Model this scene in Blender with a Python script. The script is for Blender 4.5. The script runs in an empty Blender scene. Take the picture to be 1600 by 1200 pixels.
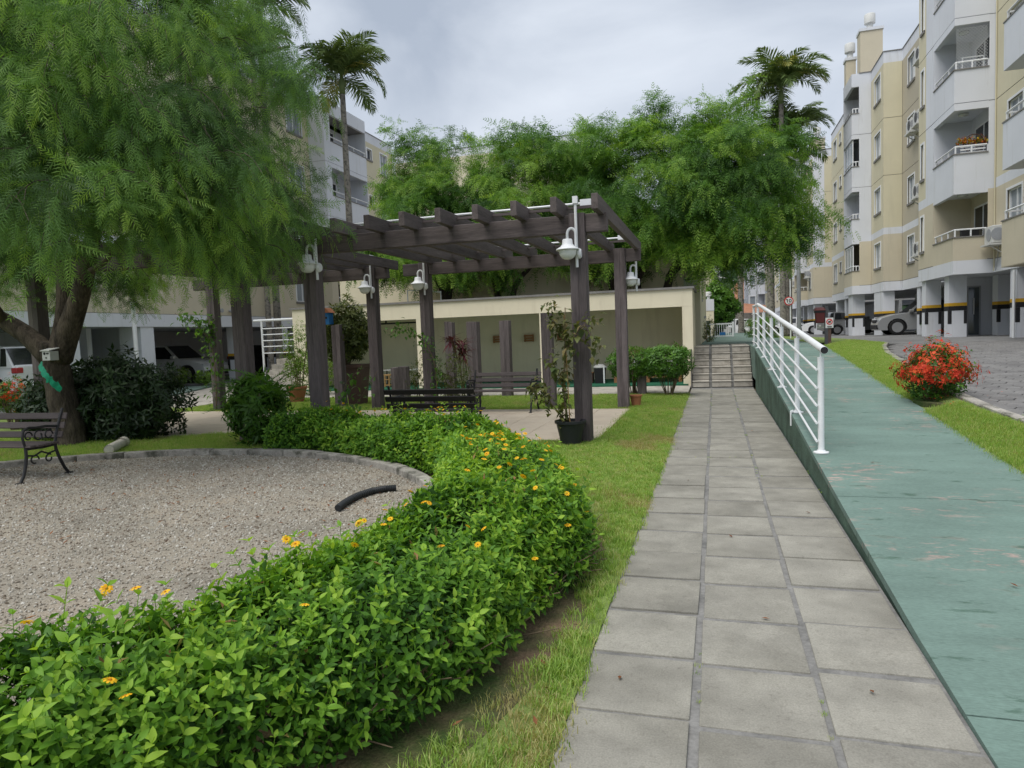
import bpy, bmesh, math, random
import numpy as np
from mathutils import Vector, Matrix

# ------------------------------------------------------------------ camera, sky, sun, exposure
sc = bpy.context.scene
COL = sc.collection
rad = math.radians
CAMZ = 1.6
def cam_basis(yaw, p, r):
    f = Vector((-math.sin(yaw)*math.cos(p), math.cos(yaw)*math.cos(p), -math.sin(p)))
    r0 = Vector((math.cos(yaw), math.sin(yaw), 0)); u0 = r0.cross(f)
    return math.cos(r)*r0 - math.sin(r)*u0, math.cos(r)*u0 + math.sin(r)*r0, f
cr, cu, cf = cam_basis(rad(16.474), rad(4.066), rad(2.2))
cam = bpy.data.cameras.new('camera'); camo = bpy.data.objects.new('camera', cam); COL.objects.link(camo)
camo.matrix_world = Matrix(((cr.x, cu.x, -cf.x, 0), (cr.y, cu.y, -cf.y, 0), (cr.z, cu.z, -cf.z, CAMZ), (0, 0, 0, 1)))
cam.sensor_width = 36; cam.lens = 24.3; cam.clip_start = 0.05; cam.clip_end = 4000
sc.camera = camo

SUN_EL, SUN_AZ = 63.0, 212.0          # azimuth clockwise from +Y
world = bpy.data.worlds.new('World'); sc.world = world; world.use_nodes = True
wn, wl = world.node_tree.nodes, world.node_tree.links
wn.clear()
wo = wn.new('ShaderNodeOutputWorld'); bg = wn.new('ShaderNodeBackground'); bg.inputs['Strength'].default_value = 0.1
sky = wn.new('ShaderNodeTexSky'); sky.sky_type = 'NISHITA'; sky.sun_disc = False
sky.sun_elevation = rad(SUN_EL); sky.sun_rotation = rad(SUN_AZ)
tc = wn.new('ShaderNodeTexCoord'); mp = wn.new('ShaderNodeMapping'); mp.inputs['Scale'].default_value = (1, 1, 2.2)
n1 = wn.new('ShaderNodeTexNoise'); n1.inputs['Scale'].default_value = 2.1; n1.inputs['Detail'].default_value = 7; n1.inputs['Roughness'].default_value = .5
n1.inputs['Distortion'].default_value = .4
rp = wn.new('ShaderNodeValToRGB'); e = rp.color_ramp.elements
e[0].position = .36; e[0].color = (2.3, 2.62, 3.15, 1); e[1].position = .66; e[1].color = (4.1, 4.4, 4.85, 1)
mx = wn.new('ShaderNodeMix'); mx.data_type = 'RGBA'; mx.inputs[0].default_value = .95
wl.new(tc.outputs['Generated'], mp.inputs[0]); wl.new(mp.outputs[0], n1.inputs['Vector']); wl.new(n1.outputs[0], rp.inputs[0])
wl.new(sky.outputs[0], mx.inputs[6]); wl.new(rp.outputs[0], mx.inputs[7]); wl.new(mx.outputs[2], bg.inputs[0]); wl.new(bg.outputs[0], wo.inputs[0])
sl = bpy.data.lights.new('sun', 'SUN'); sl.energy = 1.6; sl.angle = rad(45); sl.color = (1, .97, .92)
so = bpy.data.objects.new('sun', sl); COL.objects.link(so)
sd = Vector((math.sin(rad(SUN_AZ))*math.cos(rad(SUN_EL)), math.cos(rad(SUN_AZ))*math.cos(rad(SUN_EL)), math.sin(rad(SUN_EL))))
so.rotation_euler = sd.to_track_quat('Z', 'Y').to_euler()
vs = sc.view_settings; vs.view_transform = 'Standard'; vs.look = 'None'; vs.gamma = 1; vs.use_curve_mapping = False
vs.exposure = 0.95
try:
    sc.cycles.max_bounces = 10; sc.cycles.diffuse_bounces = 7; sc.cycles.transmission_bounces = 8; sc.cycles.transparent_max_bounces = 8; sc.cycles.use_denoising = True; sc.cycles.denoising_prefilter = 'NONE'
except Exception: pass

# ------------------------------------------------------------------ helpers
rng = random.Random(7); nr = np.random.default_rng(11)
ORG = {}
def tag(o, label=None, cat=None, group=None, kind=None):
    if label: o['label'] = label
    if cat: o['category'] = cat
    if group: o['group'] = group
    if kind: o['kind'] = kind
    return o
def thing(name, label, cat, loc=(0, 0, 0), group=None):
    o = bpy.data.objects.new(name, None); COL.objects.link(o); o.location = loc; o.empty_display_size = .2
    ORG[o.name] = Vector(loc); return tag(o, label, cat, group)
def link(name, me, parent=None, org=None):
    o = bpy.data.objects.new(name, me); COL.objects.link(o)
    if parent is not None:
        o.parent = parent; ORG[o.name] = ORG[parent.name]
    else:
        ORG[o.name] = Vector(org or (0, 0, 0)); o.location = ORG[o.name]
    return o
def copy_tree(o, parent=None):
    c = o.copy(); COL.objects.link(c); c.parent = parent; ORG[c.name] = ORG[o.name].copy()
    for ch in o.children: copy_tree(ch, c)
    return c
class MB:
    def __init__(s): s.v = []; s.f = []; s.mi = []
    def add(s, vs, fs, mi=0):
        k = len(s.v); s.v += [tuple(v) for v in vs]; s.f += [tuple(i+k for i in f) for f in fs]; s.mi += [mi]*len(fs); return s
    def box(s, x0, x1, y0, y1, z0, z1, mi=0):
        return s.add([(x0,y0,z0),(x1,y0,z0),(x1,y1,z0),(x0,y1,z0),(x0,y0,z1),(x1,y0,z1),(x1,y1,z1),(x0,y1,z1)],
              [(0,3,2,1),(4,5,6,7),(0,1,5,4),(1,2,6,5),(2,3,7,6),(3,0,4,7)], mi)
    def bar(s, p, q, w, h, up=(0,0,1), mi=0):
        p, q = Vector(p), Vector(q); d = (q-p).normalized(); u = Vector(up)
        a = d.cross(u)
        if a.length < 1e-4: a = d.cross(Vector((1,0,0)))
        a.normalize(); b = a.cross(d).normalized(); a *= w/2; b *= h/2
        vs = [p-a-b, p+a-b, p+a+b, p-a+b, q-a-b, q+a-b, q+a+b, q-a+b]
        return s.add(vs, [(0,3,2,1),(4,5,6,7),(0,1,5,4),(1,2,6,5),(2,3,7,6),(3,0,4,7)], mi)
    def quad(s, a, b, c, d, mi=0): return s.add([a,b,c,d], [(0,1,2,3)], mi)
    def tube(s, pts, r, n=8, cap=True, mi=0):
        pts = [Vector(p) for p in pts]; rs = r if isinstance(r, (list, tuple)) else [r]*len(pts)
        vs = []; ref = None
        for i, p in enumerate(pts):
            d = (pts[min(i+1, len(pts)-1)] - pts[max(i-1, 0)]).normalized()
            if ref is None:
                ref = d.cross(Vector((0,0,1)))
                if ref.length < .05: ref = d.cross(Vector((1,0,0)))
            ref = (ref - d*ref.dot(d)).normalized(); b = d.cross(ref)
            for k in range(n):
                t = 2*math.pi*k/n; vs.append(p + rs[i]*(math.cos(t)*ref + math.sin(t)*b))
        fs = [(i*n+k, i*n+(k+1) % n, (i+1)*n+(k+1) % n, (i+1)*n+k) for i in range(len(pts)-1) for k in range(n)]
        if cap: fs += [tuple(range(n))[::-1], tuple((len(pts)-1)*n+k for k in range(n))]
        return s.add(vs, fs, mi)
    def lathe(s, prof, c=(0,0,0), n=20, mi=0, axis='z'):
        vs = []
        for r, z in prof:
            for k in range(n):
                t = 2*math.pi*k/n; a, b = r*math.cos(t), r*math.sin(t)
                q = (a, b, z) if axis == 'z' else ((a, z, b) if axis == 'y' else (z, a, b))
                vs.append((c[0]+q[0], c[1]+q[1], c[2]+q[2]))
        m = len(prof)
        fs = [(i*n+k, i*n+(k+1) % n, (i+1)*n+(k+1) % n, (i+1)*n+k) for i in range(m-1) for k in range(n)]
        fs += [tuple(range(n))[::-1], tuple((m-1)*n+k for k in range(n))]
        return s.add(vs, fs, mi)
    def prism(s, poly, z0, z1, mi=0):
        n = len(poly); vs = [(x, y, z0) for x, y in poly] + [(x, y, z1) for x, y in poly]
        fs = [tuple(range(n))[::-1], tuple(range(n, 2*n))] + [(i, (i+1) % n, n+(i+1) % n, n+i) for i in range(n)]
        return s.add(vs, fs, mi)
    def build(s, name, mats, parent=None, smooth=False, bevel=0, seg=1, kind=None, org=None, local=False, auto=None):
        o0 = Vector((0,0,0)) if local else (ORG[parent.name] if parent is not None else Vector(org or (0,0,0)))
        me = bpy.data.meshes.new(name)
        me.from_pydata([(v[0]-o0.x, v[1]-o0.y, v[2]-o0.z) for v in s.v], [], s.f)
        mats = mats if isinstance(mats, (list, tuple)) else [mats]
        for m in mats: me.materials.append(m)
        if len(mats) > 1: me.polygons.foreach_set('material_index', s.mi)
        bm = bmesh.new(); bm.from_mesh(me)
        bmesh.ops.recalc_face_normals(bm, faces=bm.faces)
        if bevel:
            bmesh.ops.bevel(bm, geom=[e for e in bm.edges if len(e.link_faces) == 2 and e.calc_face_angle(0) > .5], offset=bevel, segments=seg, profile=.6, affect='EDGES', clamp_overlap=True)
        bm.to_mesh(me); bm.free()
        if smooth:
            me.polygons.foreach_set('use_smooth', [True]*len(me.polygons))
            if smooth == 'auto':
                try: me.set_sharp_from_angle(angle=rad(40))
                except Exception: pass
        o = link(name, me, parent, org)
        if kind: o['kind'] = kind
        return o
def panel(mb, p0, p1, z0, z1, n, holes=(), depth=.14, mi=0):
    """wall sheet from p0 to p1 with real openings (u0,u1,w0,w1) and their reveals"""
    p0, p1, n = Vector(p0).to_2d(), Vector(p1).to_2d(), Vector(n).to_2d()
    L = (p1-p0).length; d = (p1-p0)/L
    us = sorted({0, L, *[h[0] for h in holes], *[h[1] for h in holes]}); ws = sorted({z0, z1, *[h[2] for h in holes], *[h[3] for h in holes]})
    P = lambda u, w, t=0: (p0.x+d.x*u-n.x*t, p0.y+d.y*u-n.y*t, w)
    for a, b in zip(us, us[1:]):
        for c, e_ in zip(ws, ws[1:]):
            m, k = (a+b)/2, (c+e_)/2
            if any(h[0] < m < h[1] and h[2] < k < h[3] for h in holes): continue
            mb.quad(P(a,c), P(b,c), P(b,e_), P(a,e_), mi)
    for a, b, c, e_ in holes:
        for q in (((a,c),(b,c)), ((b,c),(b,e_)), ((b,e_),(a,e_)), ((a,e_),(a,c))):
            mb.quad(P(*q[0]), P(*q[1]), P(*q[1], depth), P(*q[0], depth), mi)

# numpy batches: thousands of leaves realised in one mesh
def mesh_np(name, co, faces_list, mat, tint=None):
    me = bpy.data.meshes.new(name); nv = len(co)
    me.vertices.add(nv); me.vertices.foreach_set('co', np.ascontiguousarray(co, dtype=np.float32).ravel())
    loops = np.concatenate([f.ravel() for f in faces_list]).astype(np.int32)
    tot = np.concatenate([np.full(len(f), f.shape[1]) for f in faces_list]).astype(np.int32)
    me.loops.add(len(loops)); me.loops.foreach_set('vertex_index', loops)
    me.polygons.add(len(tot)); me.polygons.foreach_set('loop_start', np.concatenate([[0], np.cumsum(tot)[:-1]]).astype(np.int32))
    if tint is not None:
        a = me.attributes.new('tint', 'FLOAT', 'POINT'); a.data.foreach_set('value', np.ascontiguousarray(tint, dtype=np.float32))
    me.update(calc_edges=True); me.materials.append(mat); return me
def frames(d, up=None, roll=None):
    d = d/np.linalg.norm(d, axis=1, keepdims=True)
    if up is None: up = np.tile([0., 0, 1], (len(d), 1))
    y = np.cross(up, d); ln = np.linalg.norm(y, axis=1, keepdims=True); y = np.where(ln < 1e-3, [[0, 1., 0]], y/np.maximum(ln, 1e-6)); z = np.cross(d, y)
    if roll is not None:
        c, s_ = np.cos(roll)[:, None], np.sin(roll)[:, None]; y, z = y*c+z*s_, z*c-y*s_
    return np.stack([d, y, z], axis=2)
def batch(name, T, pos, M, tint, mat, parent=None, kind='stuff', pick=None):
    pos = np.asarray(pos, float); o0 = np.array(ORG[parent.name]) if parent is not None else np.zeros(3)
    pick = nr.integers(0, len(T), len(pos)) if pick is None else pick
    cos, fs, ts, k = [], [], [], 0
    for i, (V, F) in enumerate(T):
        s_ = pick == i; n = s_.sum()
        if not n: continue
        co = np.einsum('nij,kj->nki', M[s_], V) + (pos[s_]-o0)[:, None, :]
        f = F[None] + (np.arange(n)*len(V))[:, None, None] + k
        cos.append(co.reshape(-1, 3)); fs.append(f.reshape(-1, F.shape[1])); off = TOFF.get(id(V)); ts.append(np.clip(np.repeat(tint[s_], len(V))+(np.tile(off, n) if off is not None else 0), 0, 1)); k += n*len(V)
    me = mesh_np(name, np.concatenate(cos), fs, mat, np.concatenate(ts))
    o = link(name, me, parent)
    if kind: o['kind'] = kind
    return o
def leaf_t(L=1, W=.4, fold=.12, droop=.15, lobes=False):
    """one leaf along +x: a blade folded along its midrib"""
    xs = [0, .42, 1.0]; ws = [.06, .5, .02]
    if lobes: xs = [0, .2, .46, .76, 1.0]; ws = [.05, .40, .5, .30, .02]
    V = []
    for x, w in zip(xs, ws):
        z = -droop*x*x*L
        V += [(x*L, -w*W*L, z+fold*w*W*L*2), (x*L, 0, z), (x*L, w*W*L, z+fold*w*W*L*2)]
    F = []
    for i in range(len(xs)-1):
        a = i*3; F += [(a, a+3, a+4, a+1), (a+1, a+4, a+5, a+2)]
    return np.array(V), np.array(F)
def leaf_d(L=1, W=.4, fold=.12, droop=.15, lobes=False):
    """the same leaf with a single fold, for foliage seen from farther off"""
    V = np.array([(0, 0, 0), (.42*L, -.5*W*L, fold*W*L-droop*.18*L), (.5*L, 0, -droop*.25*L), (.42*L, .5*W*L, fold*W*L-droop*.18*L), (L, 0, -droop*L)])
    return V, np.array([(0, 1, 4, 2), (0, 2, 4, 3)])
def merge_t(parts):
    V, F, k = [], [], 0
    for v, f in parts: V.append(v); F.append(f+k); k += len(v)
    return np.concatenate(V), np.concatenate(F)
TOFF = {}
def xf(t, M, p): return t[0] @ np.array(M).T + np.array(p), t[1]
def R3(yaw, pitch, roll=0):
    return np.array((Matrix.Rotation(yaw, 3, 'Z') @ Matrix.Rotation(-pitch, 3, 'Y') @ Matrix.Rotation(roll, 3, 'X')))

# ------------------------------------------------------------------ materials
def nodes_of(name):
    m = bpy.data.materials.new(name); m.use_nodes = True; nt = m.node_tree; return m, nt.nodes, nt.links, nt.nodes['Principled BSDF']
def pm(name, c, rough=.75, var=.12, scale=2., fine=40., bump=.15, c2=None, c2scale=1.5, c2at=.6, c2soft=.1, rnd=0., spec=.3, metal=0., stretch=(1, 1, 1), bdist=.01, c3=None, c3scale=5, c3at=.65, coord='Object', c2mask=0, c2stretch=None):
    m, N, L, b = nodes_of(name)
    b.inputs['Roughness'].default_value = rough; b.inputs['Metallic'].default_value = metal; b.inputs['Specular IOR Level'].default_value = spec
    t = N.new('ShaderNodeTexCoord'); oi = N.new('ShaderNodeObjectInfo'); mpn = N.new('ShaderNodeMapping'); mpn.inputs['Scale'].default_value = stretch
    mul = N.new('ShaderNodeMath'); mul.operation = 'MULTIPLY'; mul.inputs[1].default_value = 37 if rnd else 0
    L.new(oi.outputs['Random'], mul.inputs[0]); L.new(t.outputs[coord], mpn.inputs['Vector']); L.new(mul.outputs[0], mpn.inputs['Location'])
    def noise(s, d=5, r=.6):
        n = N.new('ShaderNodeTexNoise'); n.inputs['Scale'].default_value = s; n.inputs['Detail'].default_value = d; n.inputs['Roughness'].default_value = r
        L.new(mpn.outputs[0], n.inputs['Vector']); return n
    def rng_(n, a, b_, o0, o1):
        r = N.new('ShaderNodeMapRange'); r.inputs[1].default_value = a; r.inputs[2].default_value = b_; r.inputs[3].default_value = o0; r.inputs[4].default_value = o1
        L.new(n, r.inputs[0]); return r.outputs[0]
    A, B = noise(scale), noise(fine, 3)
    col = None
    rgb = N.new('ShaderNodeRGB'); rgb.outputs[0].default_value = (*c, 1); col = rgb.outputs[0]
    for q, (cc, s, at) in enumerate(((c2, c2scale, c2at), (c3, c3scale, c3at))):
        if cc:
            mxn = N.new('ShaderNodeMix'); mxn.data_type = 'RGBA'; nz = noise(s, 8, .65)
            if q == 0 and c2stretch:
                m3 = N.new('ShaderNodeMapping'); m3.inputs['Scale'].default_value = c2stretch; L.new(t.outputs[coord], m3.inputs['Vector']); L.new(m3.outputs[0], nz.inputs['Vector'])
            fac = rng_(nz.outputs[0], at-c2soft, at+c2soft, 0, 1)
            if q == 0 and c2mask:
                mk = N.new('ShaderNodeMath'); mk.operation = 'MULTIPLY'; L.new(fac, mk.inputs[0]); L.new(rng_(noise(c2mask, 3).outputs[0], .5, .6, 0, 1), mk.inputs[1]); fac = mk.outputs[0]
            L.new(fac, mxn.inputs[0])
            L.new(col, mxn.inputs[6]); mxn.inputs[7].default_value = (*cc, 1); col = mxn.outputs[2]
    mm = N.new('ShaderNodeMath'); mm.operation = 'MULTIPLY'
    L.new(rng_(A.outputs[0], .3, .7, 1-var, 1+var), mm.inputs[0]); L.new(rng_(B.outputs[0], .3, .7, 1-var*.8, 1+var*.8), mm.inputs[1]); val = mm.outputs[0]
    if rnd:
        m2 = N.new('ShaderNodeMath'); m2.operation = 'MULTIPLY'; L.new(val, m2.inputs[0]); L.new(rng_(oi.outputs['Random'], 0, 1, 1-rnd, 1+rnd), m2.inputs[1]); val = m2.outputs[0]
    vm = N.new('ShaderNodeVectorMath'); vm.operation = 'SCALE'; L.new(col, vm.inputs[0]); L.new(val, vm.inputs['Scale']); L.new(vm.outputs[0], b.inputs['Base Color'])
    if bump:
        bp = N.new('ShaderNodeBump'); bp.inputs['Strength'].default_value = bump; bp.inputs['Distance'].default_value = bdist; L.new(B.outputs[0], bp.inputs['Height']); L.new(bp.outputs[0], b.inputs['Normal'])
    return m
def leafmat(name, cols, rough=.5, trans=.3, spec=.3, attr=True):
    m, N, L, b = nodes_of(name)
    r = N.new('ShaderNodeValToRGB'); el = r.color_ramp.elements
    while len(el) < len(cols): el.new(.5)
    for i, c in enumerate(cols): el[i].position = i/(len(cols)-1); el[i].color = (*c, 1)
    if attr:
        a = N.new('ShaderNodeAttribute'); a.attribute_name = 'tint'; L.new(a.outputs['Fac'], r.inputs[0])
    else:
        a = N.new('ShaderNodeObjectInfo'); L.new(a.outputs['Random'], r.inputs[0])
    L.new(r.outputs[0], b.inputs['Base Color']); b.inputs['Roughness'].default_value = rough; b.inputs['Specular IOR Level'].default_value = spec
    tr = N.new('ShaderNodeBsdfTranslucent'); vm = N.new('ShaderNodeVectorMath'); vm.operation = 'MULTIPLY'; vm.inputs[1].default_value = (1.3, 1.25, .6)
    L.new(r.outputs[0], vm.inputs[0]); L.new(vm.outputs[0], tr.inputs[0])
    mxs = N.new('ShaderNodeMixShader'); mxs.inputs[0].default_value = trans; L.new(b.outputs[0], mxs.inputs[1]); L.new(tr.outputs[0], mxs.inputs[2])
    L.new(mxs.outputs[0], N['Material Output'].inputs['Surface']); return m
def glassmat(name, c=(.03, .04, .045), rough=.06):
    m, N, L, b = nodes_of(name); b.inputs['Base Color'].default_value = (*c, 1); b.inputs['Roughness'].default_value = rough; b.inputs['Specular IOR Level'].default_value = .8; return m

M = {}
M['slab'] = pm('concrete slab', (.268, .256, .22), .88, .2, 3.5, 120, .6, c3=(.13, .12, .10), c3scale=28, c3at=.70, c2=(.20, .19, .16), c2scale=2.2, c2at=.58, c2soft=.16, rnd=.07, bdist=.003)
M['joint'] = pm('mortar joint', (.20, .195, .185), .9, .2, 8, 60, .3, c2=(.09, .09, .085), c2scale=3, c2at=.62)
M['stair'] = pm('stair slab', (.42, .39, .34), .85, .15, 5, 90, .3, c2=(.2, .18, .15), c2scale=3, c2at=.6, rnd=.1)
M['ramp'] = pm('green painted concrete', (.145, .215, .185), .85, .16, 2.2, 70, .6, c2=(.34, .27, .235), c2scale=12, c2at=.575, c2soft=.035, c2mask=.9, c3=(.08, .135, .105), c3scale=6, c3at=.63, stretch=(.5, 1.3, 1), bdist=.006)
M['rampwall'] = pm('green retaining wall', (.085, .14, .105), .85, .3, 2.5, 40, .4, c2=(.03, .045, .035), c2scale=2, c2at=.6, c2soft=.2)
M['cream'] = pm('cream render', (.76, .69, .52), .9, .05, 1.2, 120, .12, c2=(.62, .55, .41), c2scale=1.5, c2at=.68, c2soft=.14, c2stretch=(2, 2, .3), bdist=.004)
M['beige'] = pm('beige render', (.59, .53, .405), .9, .05, .8, 90, .1, c2=(.50, .455, .345), c2scale=1.6, c2at=.68, c2soft=.12, c2stretch=(2.2, 2.2, .22))
M['yellow'] = pm('pale yellow render', (.63, .58, .42), .9, .05, .6, 90, .1, c2=(.56, .515, .375), c2scale=1.6, c2at=.68, c2soft=.12, c2stretch=(2.2, 2.2, .22))
M['taupe'] = pm('taupe render', (.47, .425, .33), .9, .04, .8, 90, .1)
M['white'] = pm('white render', (.68, .695, .735), .85, .04, .8, 80, .08, c2=(.52, .52, .51), c2scale=1.6, c2at=.68, c2soft=.12, c2stretch=(2.2, 2.2, .22))
M['wpaint'] = pm('white painted metal', (.78, .79, .80), .45, .05, 3, 60, .03, c2=(.42, .41, .39), c2scale=6, c2at=.74, c2soft=.04, spec=.5)
M['coping'] = pm('grey stone coping', (.22, .21, .2), .8, .15, 4, 50, .2)
M['wood'] = pm('dark stained timber', (.13, .108, .108), .75, .3, 1.5, 22, .5, c2=(.06, .048, .048), c2scale=2.5, c2at=.6, rnd=.2, stretch=(4, 4, .3), bdist=.004)
M['woodx'] = pm('dark stained beam', (.105, .086, .083), .75, .3, 1.5, 22, .5, c2=(.06, .048, .048), c2scale=2.5, c2at=.6, rnd=.2, stretch=(.3, 4, 4), bdist=.004)
M['woody'] = pm('dark stained rafter', (.105, .087, .083), .75, .3, 1.5, 22, .5, c2=(.065, .052, .05), c2scale=2.5, c2at=.6, rnd=.2, stretch=(4, .3, 4), bdist=.004)
M['bslat'] = pm('greyed bench slat', (.075, .06, .058), .6, .2, 2, 25, .3, rnd=.15, stretch=(.4, 3, 3), spec=.35)
M['bslatd'] = pm('black brown bench slat', (.022, .018, .017), .5, .2, 2, 25, .3, rnd=.15, stretch=(.4, 3, 3), spec=.35)
M['iron'] = pm('black cast iron', (.018, .018, .019), .5, .2, 6, 60, .2, spec=.4)
M['bark'] = pm('grey brown bark', (.10, .08, .06), .95, .35, 4, 25, 1., c2=(.035, .028, .022), c2scale=6, c2at=.55, stretch=(1.5, 1.5, .4), bdist=.03)
M['bark2'] = pm('dark bark', (.045, .035, .028), .95, .3, 4, 25, 1., stretch=(1.5, 1.5, .4), bdist=.03)
M['palmbark'] = pm('ringed palm trunk', (.24, .22, .19), .9, .25, 2, 30, .6, c2=(.09, .085, .075), c2scale=6, c2at=.55, c2soft=.06, stretch=(1, 1, 1.2), bdist=.02)
M['twig'] = pm('brown stem', (.16, .12, .075), .85, .25, 8, 60, .2)
M['gravel'] = pm('pale gravel bed', (.315, .285, .23), .95, .4, 1.1, 130, 1., c2=(.19, .15, .105), c2scale=1.1, c2at=.60, c2soft=.16, c3=(.45, .41, .35), c3scale=70, c3at=.62, bdist=.012)
M['kerb'] = pm('weathered concrete kerb', (.33, .31, .275), .95, .25, 4, 60, .8, c2=(.085, .085, .065), c2scale=4.5, c2at=.56, c2soft=.09, rnd=.1, bdist=.01)
M['soil'] = pm('sandy soil', (.20, .14, .085), .95, .3, 3, 60, .8, c2=(.10, .07, .045), c2scale=4, c2at=.55, c3=(.05, .085, .02), c3scale=1.3, c3at=.5, bdist=.02)
M['lawn'] = pm('lawn turf', (.17, .235, .06), .95, .3, 2, 60, .8, c2=(.16, .15, .05), c2scale=1.7, c2at=.64, c2soft=.1, bdist=.02)
M['tile'] = pm('cream floor tile', (.53, .455, .36), .55, .06, 2, 60, .05, c2=(.45, .375, .29), c2scale=1.4, c2at=.6, c2soft=.15, rnd=.03)
M['hex'] = pm('grey paver', (.19, .185, .18), .9, .16, 3, 60, .4, c2=(.13, .125, .125), c2scale=2, c2at=.58, c2soft=.12, rnd=.12, bdist=.006)
M['road'] = pm('grey road', (.18, .178, .175), .9, .16, .6, 8, .4, c2=(.12, .12, .12), c2scale=.8, c2at=.6, bdist=.01)
M['dark joint'] = pm('dark joint', (.045, .045, .042), .95, .2, 4, 40, .3)
M['carpet'] = pm('green carpet', (.018, .11, .06), .95, .15, 3, 90, .3)
M['pot'] = pm('black plastic pot', (.02, .022, .026), .45, .1, 4, 50, .05, spec=.4)
M['terra'] = pm('terracotta', (.42, .17, .085), .85, .15, 3, 60, .2)
M['brown'] = pm('brown plastic', (.10, .06, .05), .6, .1, 4, 50, .1)
M['maroon'] = pm('maroon plastic', (.12, .028, .028), .5, .1, 3, 40, .1)
M['pvc'] = pm('dirty white pipe', (.62, .58, .5), .6, .15, 3, 40, .1, c2=(.35, .31, .25), c2scale=3, c2at=.6)
M['hose'] = pm('black ribbed hose', (.022, .024, .026), .5, .1, 4, 40, .1)
M['globe'] = pm('frosted globe', (.72, .74, .72), .25, .03, 2, 20, 0, spec=.5)
M['glass'] = glassmat('window glass', (.055, .07, .08))
M['glassd'] = glassmat('dark glass', (.018, .02, .022))
M['curtain'] = pm('grey window pane', (.28, .31, .34), .25, .1, 3, 30, 0, spec=.6)
M['yband'] = pm('yellow paint', (.62, .36, .03), .7, .08, 3, 40, .05)
M['black'] = pm('black paint', (.022, .022, .024), .7, .1, 3, 40, .05)
M['darkmetal'] = pm('dark grey metal', (.09, .09, .095), .6, .1, 3, 40, .05)
M['grey'] = pm('grey metal', (.33, .34, .36), .5, .1, 3, 40, .05, spec=.5)
M['acw'] = pm('ac casing', (.6, .6, .58), .6, .06, 3, 40, .05)
M['red'] = pm('red sign paint', (.55, .03, .03), .5, .05, 3, 40, 0)
M['blue'] = pm('blue paint', (.03, .17, .42), .6, .1, 3, 40, 0)
M['wallwood'] = pm('oiled wood', (.32, .16, .07), .6, .15, 3, 40, .2, stretch=(.4, 3, 3))
M['bamboo'] = pm('bamboo', (.42, .25, .10), .55, .2, 5, 40, .1)
M['brick'] = pm('orange roof tile', (.32, .15, .09), .85, .2, 2, 15, .4)
M['oldwall'] = pm('weathered grey wall', (.20, .185, .17), .95, .25, 1, 10, .4, c2=(.10, .09, .08), c2scale=.6, c2at=.55)
M['greenrib'] = pm('green ribbon', (.01, .30, .17), .5, .3, 10, 60, .2)
M['tyre'] = pm('tyre rubber', (.015, .015, .016), .8, .1, 4, 60, .1)
M['rim'] = pm('alloy rim', (.5, .5, .51), .35, .05, 4, 40, 0, metal=.7)
def paint(n, c):
    m = pm(n, c, .3, .03, 1, 20, 0, spec=.5); m.node_tree.nodes['Principled BSDF'].inputs['Coat Weight'].default_value = .6; return m
M['car_white'] = paint('white car paint', (.74, .75, .76)); M['car_silver'] = paint('silver car paint', (.24, .245, .25)); M['car_dark'] = paint('dark car paint', (.03, .032, .036))
M['headl'] = glassmat('headlight', (.55, .57, .6), .1); M['tail'] = glassmat('tail light', (.4, .01, .015), .15)
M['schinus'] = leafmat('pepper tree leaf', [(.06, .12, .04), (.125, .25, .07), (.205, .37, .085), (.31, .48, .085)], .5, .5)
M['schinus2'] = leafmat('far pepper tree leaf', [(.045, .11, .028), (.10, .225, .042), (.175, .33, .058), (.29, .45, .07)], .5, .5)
M['palm'] = leafmat('palm leaf', [(.05, .085, .03), (.10, .16, .05), (.18, .25, .075), (.42, .36, .08)], .5, .25, attr=True)
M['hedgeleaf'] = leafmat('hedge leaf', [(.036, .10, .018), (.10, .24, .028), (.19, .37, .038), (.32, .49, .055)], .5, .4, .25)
M['shrubdark'] = leafmat('dark shrub leaf', [(.014, .03, .011), (.026, .055, .017), (.045, .09, .024)], .45, .15, .4)
M['shrub'] = leafmat('green shrub leaf', [(.04, .10, .018), (.085, .20, .026), (.16, .32, .04)], .42, .32, .35)
M['olive'] = leafmat('olive leaf', [(.05, .075, .018), (.10, .13, .03), (.19, .21, .05)], .5, .25)
M['grape'] = leafmat('tired leaf', [(.06, .09, .025), (.13, .15, .045), (.21, .17, .075)], .55, .25)
M['lime'] = leafmat('lime leaf', [(.06, .12, .015), (.14, .24, .03), (.24, .34, .05)], .5, .3)
M['redleaf'] = leafmat('cordyline leaf', [(.04, .006, .010), (.09, .012, .02), (.17, .03, .035)], .45, .2)
M['redflower'] = leafmat('red flower', [(.45, .03, .012), (.62, .055, .02), (.72, .12, .035)], .6, .2)
M['yflower'] = leafmat('yellow flower', [(.82, .42, .008), (.9, .52, .012), (.92, .56, .02)], .6, .25, attr=False)
M['ycore'] = pm('flower core', (.5, .2, .01), .8, .2, 9, 60, .1)
M['grass'] = leafmat('grass blade', [(.19, .32, .06), (.28, .44, .09), (.36, .50, .12), (.50, .48, .22)], .55, .45, attr=False)
M['drygrass'] = leafmat('dry grass blade', [(.26, .30, .08), (.40, .38, .15), (.48, .42, .22)], .6, .4, attr=False)
M['stone'] = leafmat('gravel stone', [(.17, .135, .10), (.31, .275, .225), (.40, .37, .315), (.52, .50, .45)], .9, 0, .2, attr=False)
M['forest'] = leafmat('forest crown', [(.018, .04, .016), (.03, .065, .022), (.05, .095, .03)], .8, .1)
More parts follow.
